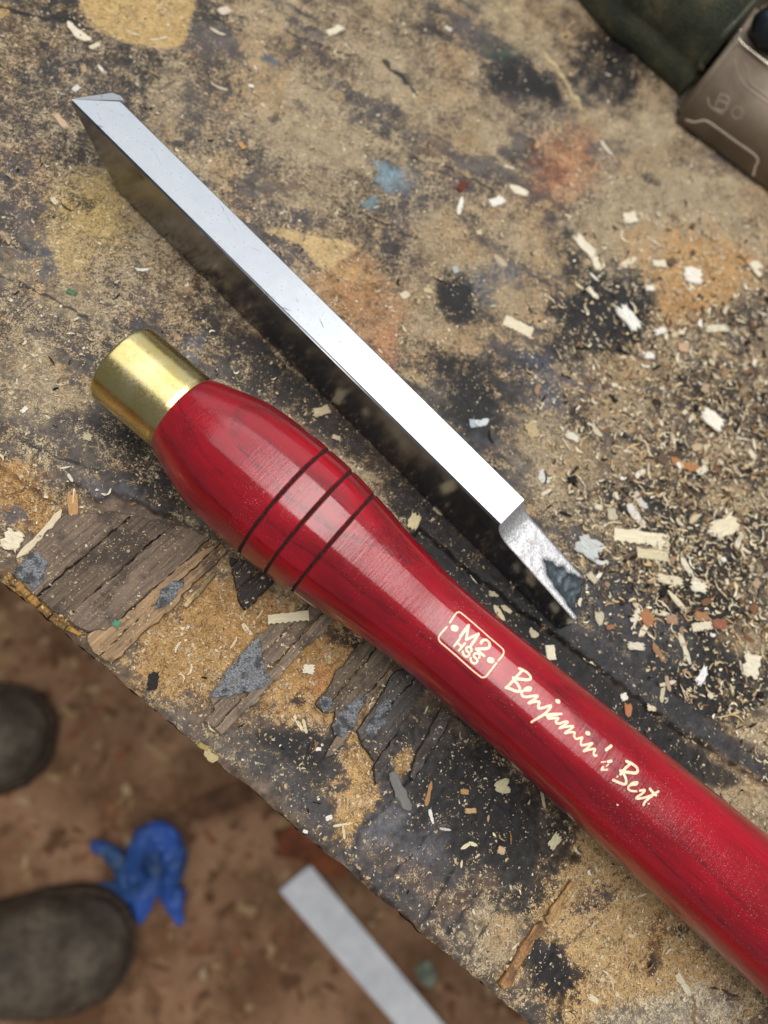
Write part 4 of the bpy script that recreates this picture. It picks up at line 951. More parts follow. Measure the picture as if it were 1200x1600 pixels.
# ================================================================== LOOSE CHIPS
def chip_mesh(name, kind, seed):
    r = random.Random(seed); V = []; Fc = []
    if kind == 'block':          # torn flake: straight along the grain, ragged across it
        ol = []; sk = r.uniform(-.12, .12)
        for k in range(6): x = -.46+.92*k/5; ol.append((x, -.46+r.uniform(0, .13)+sk*x))
        for k in range(1, 6): ol.append((.5-(.16 if k % 2 else 0)*r.uniform(.5, 1.2), -.46+.92*k/6))
        for k in range(6): x = .46-.92*k/5; ol.append((x, .46-r.uniform(0, .16)+sk*x))
        for k in range(1, 6): ol.append((-.5+(.16 if k % 2 else 0)*r.uniform(.5, 1.2), .46-.92*k/6))
        n = len(ol); cup = r.uniform(.05, .35)
        for z, s in ((0, .95), (.15, 1.0), (.22, .9)):
            for x, y in ol: V.append((x*s, y*s, z+cup*y*y+.12*x*x+r.uniform(-.03, .03)))
        for i in range(2):
            for k in range(n): Fc.append((i*n+k, i*n+(k+1) % n, (i+1)*n+(k+1) % n, (i+1)*n+k))
        V.append((0, 0, .2)); c = len(V)-1
        for k in range(n): Fc.append((2*n+k, 2*n+(k+1) % n, c))
        Fc.append(tuple(range(n))[::-1])
    elif kind == 'comb':         # pressed shaving with one saw-toothed edge
        n = 15
        for k in range(n):
            x = -.5+k/(n-1); tooth = .12*(k % 2)
            y0 = -.5+tooth+r.uniform(0, .05); y1 = .46+r.uniform(-.05, .05); zz = .10*math.cos(x*2.2)
            V += [(x, y0, zz), (x, y0, zz+.12), (x+.01, y1, zz+.14+r.uniform(-.02, .02)), (x+.01, y1, zz)]
        for k in range(n-1):
            for j in range(4): Fc.append((4*k+j, 4*k+(j+1) % 4, 4*k+4+(j+1) % 4, 4*k+4+j)[::-1])
        Fc.append((0, 1, 2, 3)); Fc.append((4*n-4, 4*n-3, 4*n-2, 4*n-1)[::-1])
    else:                        # sliver / curl
        n = 9; cv = {'sliver': .10, 'curl': .55}[kind]; rise = {'sliver': .05, 'curl': .22}[kind]
        ph = r.uniform(-.4, .4)
        for k in range(n):
            x = -.5+k/(n-1); wv = .5*(1-(2*abs(x))**5*r.uniform(.3, .95))*r.uniform(.72, 1.15); yc = cv*2*(x*x-.12)+ph*.1*math.sin(6*x)
            zz = rise*(4*x*x)
            V += [(x, yc-wv, zz), (x, yc-wv*.8, zz+.10), (x, yc+wv*.8, zz+.11), (x, yc+wv, zz)]
        for k in range(n-1):
            for j in range(4): Fc.append((4*k+j, 4*k+(j+1) % 4, 4*k+4+(j+1) % 4, 4*k+4+j)[::-1])
        Fc.append((0, 1, 2, 3)); Fc.append((4*n-4, 4*n-3, 4*n-2, 4*n-1)[::-1])
    me = bpy.data.meshes.new(name); me.from_pydata(V, [], Fc); me.update(); me.materials.append(CHM)
    return me
def chip_material():
    t = NT('chip_wood'); oi = t.n('ShaderNodeObjectInfo')
    g = t.noise(t.coord(out='Object', scale=(.8, 5, 3)), 3.0, 3, .65)
    col = t.mix(1.0, oi.outputs['Color'], t.maprange(g, .3, .7, .72, 1.18), 'MULTIPLY')
    return t.set(Base_Color=col, Roughness=.8, Specular_IOR_Level=.2, Normal=t.bump(g, .4, .05))
CHM = chip_material()
MESH = {k: [chip_mesh('wood_chip_'+k, k, 10*i+hash_) for i in range(8)] for hash_, k in enumerate(('block', 'comb', 'sliver', 'curl'))}
def surf_z(x, y): return float(height(np.array([x]), np.array([y]))[0])
CNT = {}
def chip(px, py, ln, wd, ang, col, kind, label, name='wood_chip', group=None, dz=0.0, cat='wood chip', thick=None):
    p0 = P(px, py, 0); sc_ = np.linalg.norm(P(px+1, py, 0)-p0)
    i = CNT.get(kind, 0); CNT[kind] = i+1
    o = bpy.data.objects.new(name, MESH[kind][i % 8]); COL.objects.link(o)
    a = math.radians(ang); q = P(px+math.cos(a)*10, py+math.sin(a)*10, 0)-p0
    z = surf_z(p0[0], p0[1])
    for poly, c, zt in VEN[:2]+VEN[4:8]:
        pp = np.array(poly)
        if inpoly(np.array([float(px)]), np.array([float(py)]), pp, 1, 0)[0] > .5: z = max(z, zt+.0004)
    L = ln*sc_*1.04; W = wd*sc_*1.04; T = thick if thick else max(.0006, min(L, W)*.55)
    o.location = (float(p0[0]), float(p0[1]), z+dz+.0001)
    o.rotation_euler = (random.uniform(-.12, .12), random.uniform(-.10, .10), math.atan2(q[1], q[0]))
    cl = np.array(lin(col)); cl = cl*.72+cl.max()*.28*.92
    o.scale = (L, W, T); c0 = np.array(lin(col)); c0 = c0*.78+c0.mean()*.22
    o.color = tuple(float(v_) for v_ in (c0 if max(col)-min(col) > 105 or max(col) < 180 else cl))+(1.0,)
    return tag(o, label, cat, group)
CRM_ = (238, 222, 186); WHT = (244, 236, 218); PALE = (226, 208, 166); STR = (214, 190, 136); ORN = (180, 130, 84); BRK = (164, 96, 66); TN = (186, 152, 108)
CH = [
 (123, 52, 44, 15, 35, CRM_, 'curl', 'ragged cream wood chip beside the smooth ochre patch'),
 (148, 72, 20, 8, -20, PALE, 'sliver', 'small pale splinter beside the ragged cream chip'),
 (350, 18, 24, 15, -20, (224, 204, 180), 'block', 'pinkish pale chip beyond the blade, past the ochre patch'),
 (340, 50, 24, 5, 25, PALE, 'curl', 'thin curled shaving below the pinkish chip'),
 (523, 49, 32, 15, -22, (232, 218, 180), 'block', 'smooth oval cream chip lying alone on brown dust'),
 (776, 316, 26, 17, -20, WHT, 'block', 'bright white chunk next to the red brown chip'),
 (719, 322, 32, 8, -78, WHT, 'sliver', 'white sliver touching the red brown chip'),
 (722, 291, 24, 12, -50, (120, 54, 34), 'block', 'glossy red brown chip beside a white sliver'),
 (810, 298, 26, 12, 30, CRM_, 'sliver', 'cream chip near the soft orange stain'),
 (809, 511, 42, 18, 26, (236, 220, 176), 'comb', 'cream saw-toothed shaving above the blue grey stain'),
 (782, 408, 24, 10, 45, (196, 170, 130), 'sliver', 'tan sliver on the brown dust above the slate stain'),
 (981, 498, 42, 26, 52, (246, 240, 226), 'block', 'large white oval chip on the black stain'),
 (912, 386, 42, 18, 48, (238, 224, 190), 'block', 'long cream chip at the rim of the black stain'),
 (930, 412, 26, 14, 70, CRM_, 'block', 'cream chip under the long cream chip'),
 (924, 456, 26, 9, 52, CRM_, 'sliver', 'narrow cream chip on the edge of the black stain'),
 (982, 410, 30, 9, -30, PALE, 'sliver', 'pale splinter between the dust and the black stain'),
 (1029, 413, 22, 12, 10, CRM_, 'block', 'small cream chip on the orange tan dust'),
 (1080, 432, 28, 30, 20, (246, 236, 214), 'block', 'round white chip with a notch on orange tan dust'),
 (983, 342, 22, 20, 0, CRM_, 'block', 'round cream chip on the pale dust below the dust box'),
 (1014, 451, 15, 11, 0, WHT, 'block', 'tiny white crumb at the edge of the black stain'),
 (1031, 518, 22, 10, -14, WHT, 'block', 'white rice-shaped chip right of the black stain'),
 (1118, 514, 38, 14, 0, (226, 212, 172), 'block', 'flat cream chip beside a dark lump of bark'),
 (1012, 556, 20, 11, 8, WHT, 'block', 'short white chip below the black stain'),
 (1066, 544, 18, 16, 0, (206, 160, 104), 'block', 'square orange tan chip on the dark shavings'),
 (1172, 1040, 26, 40, 30, CRM_, 'block', 'broad cream chip by the bench dust right of the sliver'),
 (1110, 657, 36, 30, 40, (250, 240, 216), 'block', 'torn white chunk with a feathered end'),
 (1052, 690, 6, 38, 8, (206, 176, 120), 'sliver', 'upright tan straw on a purple grey patch'),
 (1068, 725, 42, 14, 20, (190, 126, 60), 'curl', 'bent orange shaving below the tan straw'),
 (1096, 735, 20, 12, -30, CRM_, 'block', 'cream crumb beside the bent orange shaving'),
 (1001, 841, 82, 19, 7, (244, 228, 184), 'comb', 'longest cream saw-toothed shaving right of the tang'),
 (1018, 868, 48, 16, 6, (222, 202, 150), 'comb', 'cream shaving lying under the longest saw-toothed shaving'),
 (1130, 824, 46, 30, -22, (240, 222, 176), 'block', 'torn cream chip with two lobes'),
 (994, 806, 38, 12, 50, (228, 224, 214), 'sliver', 'bluish white sliver above the longest saw-toothed shaving'),
 (1000, 782, 26, 10, 60, (214, 206, 190), 'curl', 'pale curl above the bluish white sliver'),
 (918, 856, 38, 34, 35, (206, 210, 206), 'block', 'pale grey flat flake beside the snapped tang'),
 (940, 878, 20, 8, 10, (224, 226, 222), 'sliver', 'small pale grey flake touching the larger one'),
 (1082, 896, 52, 11, 46, (236, 222, 184), 'curl', 'long pale shaving below the brick red crumbs'),
 (1062, 944, 48, 8, 44, (234, 216, 170), 'sliver', 'straight pale shaving on charcoal dust'),
 (1090, 917, 26, 17, 15, (246, 232, 196), 'block', 'bright cream block beside the long pale shaving'),
 (1045, 906, 44, 15, 10, (232, 214, 166), 'block', 'wide cream chip above the charcoal dust'),
 (993, 1010, 28, 13, 2, (226, 214, 182), 'block', 'pale oval chip low on the charcoal dust'),
 (1096, 1056, 30, 13, -56, (246, 246, 244), 'block', 'bright white folded flake on black dust'),
 (1123, 975, 27, 16, 4, BRK, 'block', 'brick red square chip beside a cream shaving'),
 (1097, 979, 34, 12, -8, (232, 216, 176), 'comb', 'cream shaving pointing at the brick red chip'),
 (1094, 963, 22, 15, 10, (184, 126, 76), 'block', 'orange brown chip above the cream shaving'),
 (1009, 966, 24, 22, 60, (188, 122, 66), 'block', 'fibrous orange chip on charcoal dust'),
 (992, 962, 24, 9, -60, (232, 220, 190), 'curl', 'white curl left of the fibrous orange chip'),
 (1005, 985, 22, 8, -55, CRM_, 'sliver', 'cream splinter below the fibrous orange chip'),
 (1030, 957, 28, 7, 12, (226, 210, 164), 'sliver', 'pale straw right of the fibrous orange chip'),
 (1049, 968, 20, 15, 10, (180, 126, 78), 'block', 'tan brown chip between two pale straws'),
 (935, 964, 14, 20, 10, (206, 192, 150), 'curl', 'dull straw-coloured curl on charcoal dust left of the white curl'),
 (953, 980, 16, 8, -5, (176, 116, 70), 'block', 'small orange bit on charcoal dust near the step'),
 (1031, 1022, 30, 10, 52, (170, 122, 80), 'sliver', 'tan brown strip low on the charcoal dust'),
 (1070, 1013, 42, 8, 72, (226, 212, 172), 'sliver', 'long thin straw standing across the charcoal dust'),
 (1043, 1068, 26, 6, -14, (226, 214, 174), 'sliver', 'upper half of a bent straw by the step in the bench'),
 (1035, 1083, 26, 6, 100, (206, 190, 146), 'sliver', 'lower half of a bent straw by the step in the bench'),
 (927, 1033, 30, 6, 30, (232, 216, 164), 'sliver', 'pale straw lying in the dark trough beside the handle'),
 (979, 1088, 11, 14, 70, WHT, 'block', 'white crumb in the dark trough near the lettering'),
 (985, 1107, 12, 18, 10, (196, 120, 66), 'curl', 'orange shred in the dark trough near the lettering'),
 (1019, 1105, 14, 12, 0, (226, 206, 160), 'block', 'cream crumb in the dark trough near the lettering'),
 (784, 956, 26, 9, 56, (222, 200, 142), 'sliver', 'straw yellow chip between the tang and the handle'),
 (795, 949, 18, 7, 40, (214, 192, 136), 'sliver', 'second straw yellow chip between the tang and the handle'),
 (864, 1018, 20, 15, 80, (244, 230, 186), 'comb', 'cream chip with jagged teeth in the dark trough'),
 (838, 987, 16, 10, 40, (214, 196, 150), 'curl', 'small cream curl in the dark trough'),
 (775, 926, 16, 10, 10, (190, 176, 140), 'block', 'dull crumb near the tang in the dark trough'),
 (646, 815, 28, 20, -62, (224, 200, 136), 'block', 'pale yellow chip tucked against the red handle'),
 (686, 798, 18, 9, 30, (190, 172, 120), 'sliver', 'olive straw chip near the pale yellow chip'),
 (502, 643, 30, 18, -14, (220, 196, 138), 'block', 'pale yellow flake between the ferrule side and the blade'),
 (525, 684, 14, 10, 20, (214, 190, 138), 'block', 'small yellow crumb between the grooves and the blade'),
 (450, 966, 61, 16, -5, (240, 224, 170), 'comb', 'cream saw-toothed shaving below the burnt rings'),
 (458, 949, 20, 9, 92, (200, 168, 96), 'sliver', 'yellow sliver poking from under the saw-toothed shaving'),
 (388, 983, 26, 7, 52, (236, 212, 152), 'sliver', 'short straw on the orange sawdust'),
 (366, 1003, 22, 4, -60, (226, 200, 150), 'curl', 'hair-thin curl on the orange sawdust'),
 (407, 958, 18, 4, -55, (216, 188, 140), 'curl', 'small thin curl under the dark veneer scrap'),
 (484, 1044, 20, 17, 10, (250, 238, 200), 'block', 'white star-shaped chunk between the veneer strips'),
 (469, 1131, 30, 6, 58, (236, 216, 164), 'sliver', 'pale straw at the rim of the black burn mark'),
 (478, 1134, 22, 5, 75, (226, 204, 150), 'sliver', 'thin straw beside the one at the black burn mark'),
 (499, 1170, 10, 7, 0, WHT, 'block', 'white crumb on the black burn mark'),
 (113, 788, 16, 54, -4, (206, 152, 82), 'curl', 'amber curled shaving at the torn top ply'),
 (17, 842, 34, 44, 20, (238, 220, 176), 'block', 'broad cream flake near the front edge corner'),
 (62, 832, 104, 13, -47, (230, 208, 160), 'curl', 'long cream splinter leading to the amber shaving'),
 (137, 684, 16, 14, 10, (216, 196, 146), 'block', 'pale crumb on the grey ply beneath the ferrule'),
 (38, 641, 14, 9, -40, WHT, 'block', 'tiny white chip on the tan dust left of the ferrule'),
 (110, 747, 16, 5, 60, (232, 216, 184), 'sliver', 'thin cream splinter above the amber shaving'),
 (102, 731, 16, 4, -10, (230, 218, 190), 'sliver', 'fine white splinter by a dark scratch'),
 (788, 1228, 20, 22, 80, (224, 210, 150), 'curl', 'pale hooked chip on the charcoal ply'),
 (730, 1322, 18, 5, -30, (232, 214, 160), 'sliver', 'left half of a bent straw on the charcoal ply'),
 (740, 1319, 14, 5, 18, (232, 214, 160), 'sliver', 'right half of a bent straw on the charcoal ply'),
 (671, 1240, 34, 7, -78, (186, 132, 72), 'sliver', 'orange sliver on the charcoal ply'),
 (727, 1237, 14, 9, 10, (206, 150, 80), 'block', 'amber crumb on the charcoal ply'),
 (736, 1267, 20, 9, 0, (214, 170, 96), 'block', 'amber chip with pale rim on the charcoal ply'),
 (675, 1276, 20, 5, 78, (236, 232, 220), 'sliver', 'short white splinter on the charcoal ply'),
 (697, 1296, 18, 4, 10, (206, 200, 184), 'sliver', 'grey white straw on the charcoal ply'),
 (785, 1329, 13, 13, 20, (212, 172, 112), 'block', 'tan crumb low on the charcoal ply'),
 (868, 1314, 24, 16, -50, (228, 214, 158), 'block', 'pale yellow torn chip near the lower side of the handle'),
 (850, 1248, 24, 5, 80, (226, 206, 150), 'sliver', 'straw sticking out from under the handle'),
 (1072, 1536, 38, 9, 62, (226, 210, 168), 'sliver', 'pale leaf-shaped shaving on the tan dust'),
 (1008, 1400, 20, 3, -20, (232, 214, 180), 'curl', 'fine white curl beside the lower side of the handle'),
 (932, 1563, 18, 10, 35, (228, 208, 156), 'block', 'cream crumb on tan dust near the front edge'),
 (222, 421, 22, 6, 2, (236, 230, 206), 'curl', 'white crescent shaving left of the blade'),
 (85, 315, 18, 12, 60, (222, 198, 150), 'block', 'cream flake on the olive dust patch'),
 (95, 190, 36, 14, 48, (206, 170, 122), 'block', 'tan smear of wood by the blade tip'),
 (131, 108, 9, 18, 0, (190, 150, 90), 'block', 'amber flake above the blade tip'),
 (158, 108, 6, 18, -18, (230, 216, 190), 'sliver', 'white splinter above the blade tip'),
 (119, 139, 16, 11, -30, (224, 218, 206), 'block', 'white flake touching the blade tip'),
 (378, 229, 16, 9, 60, (214, 156, 70), 'block', 'bright amber crumb beyond the blade'),
 (392, 136, 9, 9, 0, WHT, 'block', 'round white speck beyond the blade'),
 (343, 137, 26, 6, 18, (196, 176, 140), 'curl', 'dull tan curl beyond the blade'),
 (207, 52, 22, 5, 30, (220, 196, 150), 'curl', 'thin cream splinter on the ochre patch'),
 (248, 61, 32, 5, -10, (222, 200, 158), 'curl', 'curved cream hair on the lower rim of the ochre patch'),
 (840, 226, 16, 6, -65, (206, 150, 86), 'sliver', 'amber sliver beside the orange stain'),
 (947, 232, 26, 5, 55, (220, 204, 170), 'curl', 'white crescent curl below the painted shadow of the power tool'),
 (793, 260, 22, 5, 20, (214, 196, 160), 'sliver', 'grey cream splinter left of the orange stain'),
 (700, 46, 12, 8, 30, (214, 204, 184), 'block', 'pale speck on the dark stain far behind the blade'),
 (538, 1289, 30, 4, -10, (230, 214, 166), 'sliver', 'cream stick lying flat beside the charcoal ply'),
 (540, 1304, 24, 4, 82, (226, 208, 160), 'sliver', 'cream stick pointing at the front edge'),
 (516, 1278, 12, 9, -20, WHT, 'block', 'white crumb near the two cream sticks'),
 (479, 1300, 9, 6, 20, WHT, 'block', 'white crumb at the very front edge'),
 (112, 457, 18, 12, 20, (86, 132, 88), 'block', 'small green paint flake on the tan dust'),
 (182, 975, 13, 12, 30, (76, 158, 122), 'block', 'jade green fleck on the pale veneer strip'),
 (239, 1063, 18, 36, 4, (52, 47, 45), 'block', 'flat black scrap on the orange sawdust'),
 (628, 1240, 66, 17, 66, (128, 124, 120), 'sliver', 'grey weathered splinter lying across the broken veneer'),
 (330, 1180, 26, 14, 40, (196, 172, 96), 'curl', 'yellow shred hanging at the bench edge'),
 (318, 1166, 20, 10, 30, (176, 152, 80), 'block', 'olive yellow shred stuck on the bench edge'),
 (752, 660, 22, 10, -10, (214, 220, 224), 'curl', 'bluish white curl beside the blade'),
 (738, 662, 14, 12, 80, (176, 190, 204), 'block', 'blue grey flake beside the blade'),
 (830, 672, 20, 28, -20, (196, 166, 104), 'block', 'tan yellow chip on grey dust above the blade heel'),
 (850, 745, 20, 14, 60, (226, 222, 212), 'curl', 'white shred near the blade heel'),
 (893, 683, 22, 16, 30, (230, 218, 190), 'block', 'pale triangular chip on dark shavings'),
 (632, 462, 16, 14, -20, (224, 204, 164), 'block', 'pale crumb on the tan dust right of the blade'),
 (668, 455, 14, 10, 10, (210, 186, 116), 'block', 'yellow crumb left of the round black stain'),
 (748, 364, 10, 8, 0, (222, 196, 140), 'block', 'round cream grain on brown dust'),
 (711, 422, 10, 14, 0, (176, 190, 186), 'block', 'greenish white speck above the round black stain'),
]
for c in CH: chip(*c)

# many similar small chips in the field of shavings on the right
FIELD = [(835, 395), (960, 310), (1210, 330), (1215, 1230), (1130, 1140), (980, 1030), (890, 930), (880, 840), (835, 770), (800, 600)]
def field_points(n, poly, bias=None):
    out = []; poly = np.array(poly, float); lo_, hi_ = poly.min(0), poly.max(0)
    while len(out) < n:
        q = rng.uniform(lo_, hi_, (n*4, 2)); ok = inpoly(q[:, 0], q[:, 1], poly, 1, 25) > .5
        dens = np.clip((q[:, 0]-820)/330, .15, 1)*np.clip((q[:, 1]-300)/260, .25, 1)*np.clip(1-(q[:, 1]-900)/150, .35, 1)
        ok &= rng.random(len(q)) < dens
        out += [tuple(v) for v in q[ok]]
    return out[:n]
pal = [(CRM_, 'cream'), (PALE, 'cream'), (STR, 'straw yellow'), (TN, 'tan'), ((200, 168, 120), 'tan'), ((232, 214, 176), 'cream'), ((166, 130, 90), 'tan'), ((138, 92, 58), 'brown'), ((214, 196, 156), 'cream'), ((112, 88, 66), 'dull brown'), (WHT, 'white'), ((172, 134, 94), 'orange tan'), ((206, 190, 156), 'greyish cream'), ((52, 44, 39), 'blackish'), ((40, 35, 33), 'blackish'), ((92, 72, 56), 'dark brown')]
gl = {'block': 'chip', 'sliver': 'splinter', 'curl': 'curled shaving'}
for x, y in field_points(190, FIELD):
    k = random.choice(['block', 'sliver', 'sliver', 'curl', 'curl']); c, cn = random.choice(pal)
    L = 8+15*random.random()**1.8; W = L*random.uniform(.6, .9) if k == 'block' else random.uniform(3.5, 7.5)
    chip(x, y, L, W, random.uniform(0, 180), c, k, 'small %s wood %s among the shavings right of the blade' % (cn, gl[k]), 'wood_chip' if k == 'block' else 'wood_shaving', '%s %ss among the shavings' % (cn, gl[k]), dz=random.uniform(0, .0006))

# ------------------------------------------------------------------ uncountable dust and fine shavings
def dust():
    n = 190000
    px = rng.uniform(-40, 1240, n); py = rng.uniform(-40, 1640, n)
    r = np.stack([(px-600)/F, -(py-800)/F, -np.ones(n)], 1) @ R.T
    t = (0-H)/r[:, 2]; x = r[:, 0]*t; y = r[:, 1]*t
    v = (x-E0[0])*Vv[0]+(y-E0[1])*Vv[1]
    w, d, cov, qx, qy = paint(x, y)
    clump = fbm(px/16, py/16, 3, 131)
    for k_, (poly, c, zt) in enumerate(VEN):
        q = np.array(poly); m = np.nonzero((px > q[:, 0].min()) & (px < q[:, 0].max()) & (py > q[:, 1].min()) & (py < q[:, 1].max()))[0]
        if len(m): cov[m] *= 1-inpoly(px[m], py[m], q, 1, 0)*.7
    keep = (v > .0012) & (rng.random(n) < (.17+.83*cov**1.9)*np.clip((clump-.28)*2.6, .1, 1.2))
    # handle and blade lie here: nothing grows through them, so no need to thin the dust
    x, y, px, py, d, cov = x[keep], y[keep], px[keep], py[keep], d[keep], cov[keep]
    n = len(x); z = height(x, y)
    for poly, c, zt in VEN:
        q = np.array(poly); m = np.nonzero((px > q[:, 0].min()) & (px < q[:, 0].max()) & (py > q[:, 1].min()) & (py < q[:, 1].max()))[0]
        if len(m):
            ins = inpoly(px[m], py[m], q, .5, 0) > .5; z[m[ins]] = zt+.0004
    on_ven = z > -.0008
    infield = inpoly(px, py, np.array(FIELD, float), 60, 20)
    ln = rng.lognormal(math.log(.00050), .45, n)*(1+.45*infield)*np.clip(.6+cov*1.0, .65, 1.05); wd = ln*rng.uniform(.3, .8, n)
    ln = np.minimum(ln, .0019); wd = np.minimum(wd, .0008)
    base = np.array([lin(c) for c in [(204, 186, 150), (222, 208, 178), (176, 148, 110), (234, 226, 206), (146, 116, 84), (192, 170, 134), (120, 88, 58), (70, 58, 48)]])
    pick = rng.choice(len(base), n, p=[.24, .22, .13, .14, .07, .15, .03, .02])
    cols = base[pick]*.6+d*.4
    cols *= rng.uniform(.65, 1.12, (n, 1))
    pos = np.stack([x, y, z+rng.uniform(.00003, .0003, n)], 1)
    o = flake_mesh('sawdust', pos, ln, wd, rng.uniform(0, 6.28, n), rng.normal(0, .3, n), rng.normal(0, .4, n), cols, FM)
    tag(o, 'fine tan sawdust strewn over the whole bench top', 'sawdust', kind='stuff')
    # fine curly shavings
    pts = np.array(field_points(4600, FIELD)+[(rng.uniform(0, 1200), rng.uniform(0, 1550)) for _ in range(700)])
    V = []; Fc = []; C_ = []
    bx = np.array([P(a, b)[:2] for a, b in pts]); bz = height(bx[:, 0], bx[:, 1])
    bv = (bx-E0)@Vv
    cpal = [lin(c) for c in ((228, 212, 176), (208, 186, 146), (184, 154, 114), (236, 226, 200), (140, 104, 70), (60, 48, 40), (196, 168, 124), (222, 206, 172), (40, 34, 30))]
    for i in range(len(pts)):
        if bv[i] < .003: continue
        L = min(.006, random.lognormvariate(math.log(.00145), .62)); wv = random.uniform(.00012, .00042); cv = random.uniform(-2.6, 2.6); yaw = random.uniform(0, 6.28)
        lift = random.uniform(0, .0007); c = random.choice(cpal)*random.uniform(.7, 1.1); o0 = len(V); k_ = 5
        x_, y_ = bx[i]; th = yaw; tz = random.uniform(-.25, .25); tw = random.uniform(-1, 1)
        for k in range(k_):
            nx_, ny_ = -math.sin(th), math.cos(th); zz = bz[i]+.0002+lift*(k/(k_-1)*2-1)**2+abs(tz)*L*(k/(k_-1))*.4
            ws = wv*(1-.6*abs(k/(k_-1)*2-1)**2)
            V.append((x_-nx_*ws, y_-ny_*ws, zz)); V.append((x_+nx_*ws, y_+ny_*ws, zz+ws*tw)); C_ += [c, c]
            x_ += math.cos(th)*L/(k_-1); y_ += math.sin(th)*L/(k_-1); th += cv/(k_-1)
        for k in range(k_-1): Fc.append((o0+2*k, o0+2*k+1, o0+2*k+3, o0+2*k+2))
    o = mesh_obj('fine_shavings', V, Fc, FM); fcol(o.data, 'flake_col', np.array(C_))
    tag(o, 'fine curly wood shavings scattered thickest right of the blade', 'shavings', kind='stuff')
dust()

# ================================================================== THINGS ON THE FLOOR
def capsule_blob(parts, vox, name, mat, parent=None, smooth_it=8, origin=(0, 0, 0)):
    """one skin over several tapered limbs: list of (path, radii, flatten)"""
    ms = []
    for path, rad, fl in parts:
        p = catmull(path, 5) if len(path) > 2 else np.asarray(path, float)
        r = np.interp(np.linspace(0, 1, len(p)), np.linspace(0, 1, len(rad)), rad)
        e0 = p[0]-(p[1]-p[0])/np.linalg.norm(p[1]-p[0])*r[0]*.7; e1 = p[-1]+(p[-1]-p[-2])/np.linalg.norm(p[-1]-p[-2])*r[-1]*.7
        p2 = np.vstack([e0, p, e1]); r2 = np.concatenate([[r[0]*.4], r, [r[-1]*.4]])
        V, Fc = tube(p2, r2, 14)
        cz = np.repeat(p2[:, 2], 14)
        V = [(v[0]-origin[0], v[1]-origin[1], cz[i]+(v[2]-cz[i])*fl-origin[2]) for i, v in enumerate(V)]
        ms.append((V, Fc))
    V, Fc = merge(ms)
    o = mesh_obj(name, V, Fc, mat, parent, True)
    m = o.modifiers.new('skin', 'REMESH'); m.mode = 'VOXEL'; m.voxel_size = vox; m.use_smooth_shade = True
    s = o.modifiers.new('soften', 'SMOOTH'); s.iterations = smooth_it; s.factor = .5
    return o
def fz(px, py, z): return P(px, py, FLOOR+z)
def glove():
    org = fz(215, 1370, 0)
    t = NT('blue_nitrile'); v = t.coord(); n = t.noise(v, 60, 4, .6); m2 = t.noise(v, 14, 2, .5)
    col = t.mix(t.maprange(m2, .4, .6), lin4((46, 80, 122)), lin4((54, 98, 190)))
    gm = t.set(Base_Color=col, Roughness=.45, Normal=t.bump(n, .6, .006))
    q = lambda x, y, z: fz(x, y, z)
    parts = [
     ([q(214, 1376, .020), q(212, 1340, .034), q(226, 1310, .044), q(250, 1304, .046), q(268, 1324, .042), q(272, 1354, .032), q(264, 1388, .020)], [.009, .010, .013, .015, .015, .013, .011], .9),
     ([q(264, 1380, .020), q(270, 1405, .014), q(281, 1441, .009)], [.012, .012, .006], .75),
     ([q(238, 1330, .012), q(234, 1356, .011), q(228, 1394, .010)], [.018, .020, .016], .5),
     ([q(212, 1396, .014), q(198, 1368, .018), q(178, 1338, .016), q(150, 1322, .012)], [.011, .012, .011, .008], .7),
     ([q(214, 1392, .012), q(184, 1388, .010), q(152, 1387, .008)], [.015, .012, .005], .6),
     ([q(216, 1392, .012), q(220, 1415, .010), q(219, 1440, .008)], [.016, .013, .006], .6)]
    o = capsule_blob(parts, .0018, 'rubber_glove', gm, None, 3, org)
    dm = o.modifiers.new('crumple', 'DISPLACE'); dm.texture = CRUMP; dm.strength = .008; dm.mid_level = .5; dm.texture_coords = 'LOCAL'; o.location = tuple(map(float, org))
    tag(o, 'crumpled bright blue rubber glove on the earth floor', 'glove')
CLOUD = bpy.data.textures.new('crease_noise', 'CLOUDS'); CLOUD.noise_scale = .035; CLOUD.noise_depth = 2
CRUMP = bpy.data.textures.new('crumple_noise', 'CLOUDS'); CRUMP.noise_scale = .014; CRUMP.noise_depth = 2; CRUMP.noise_type = 'HARD_NOISE'
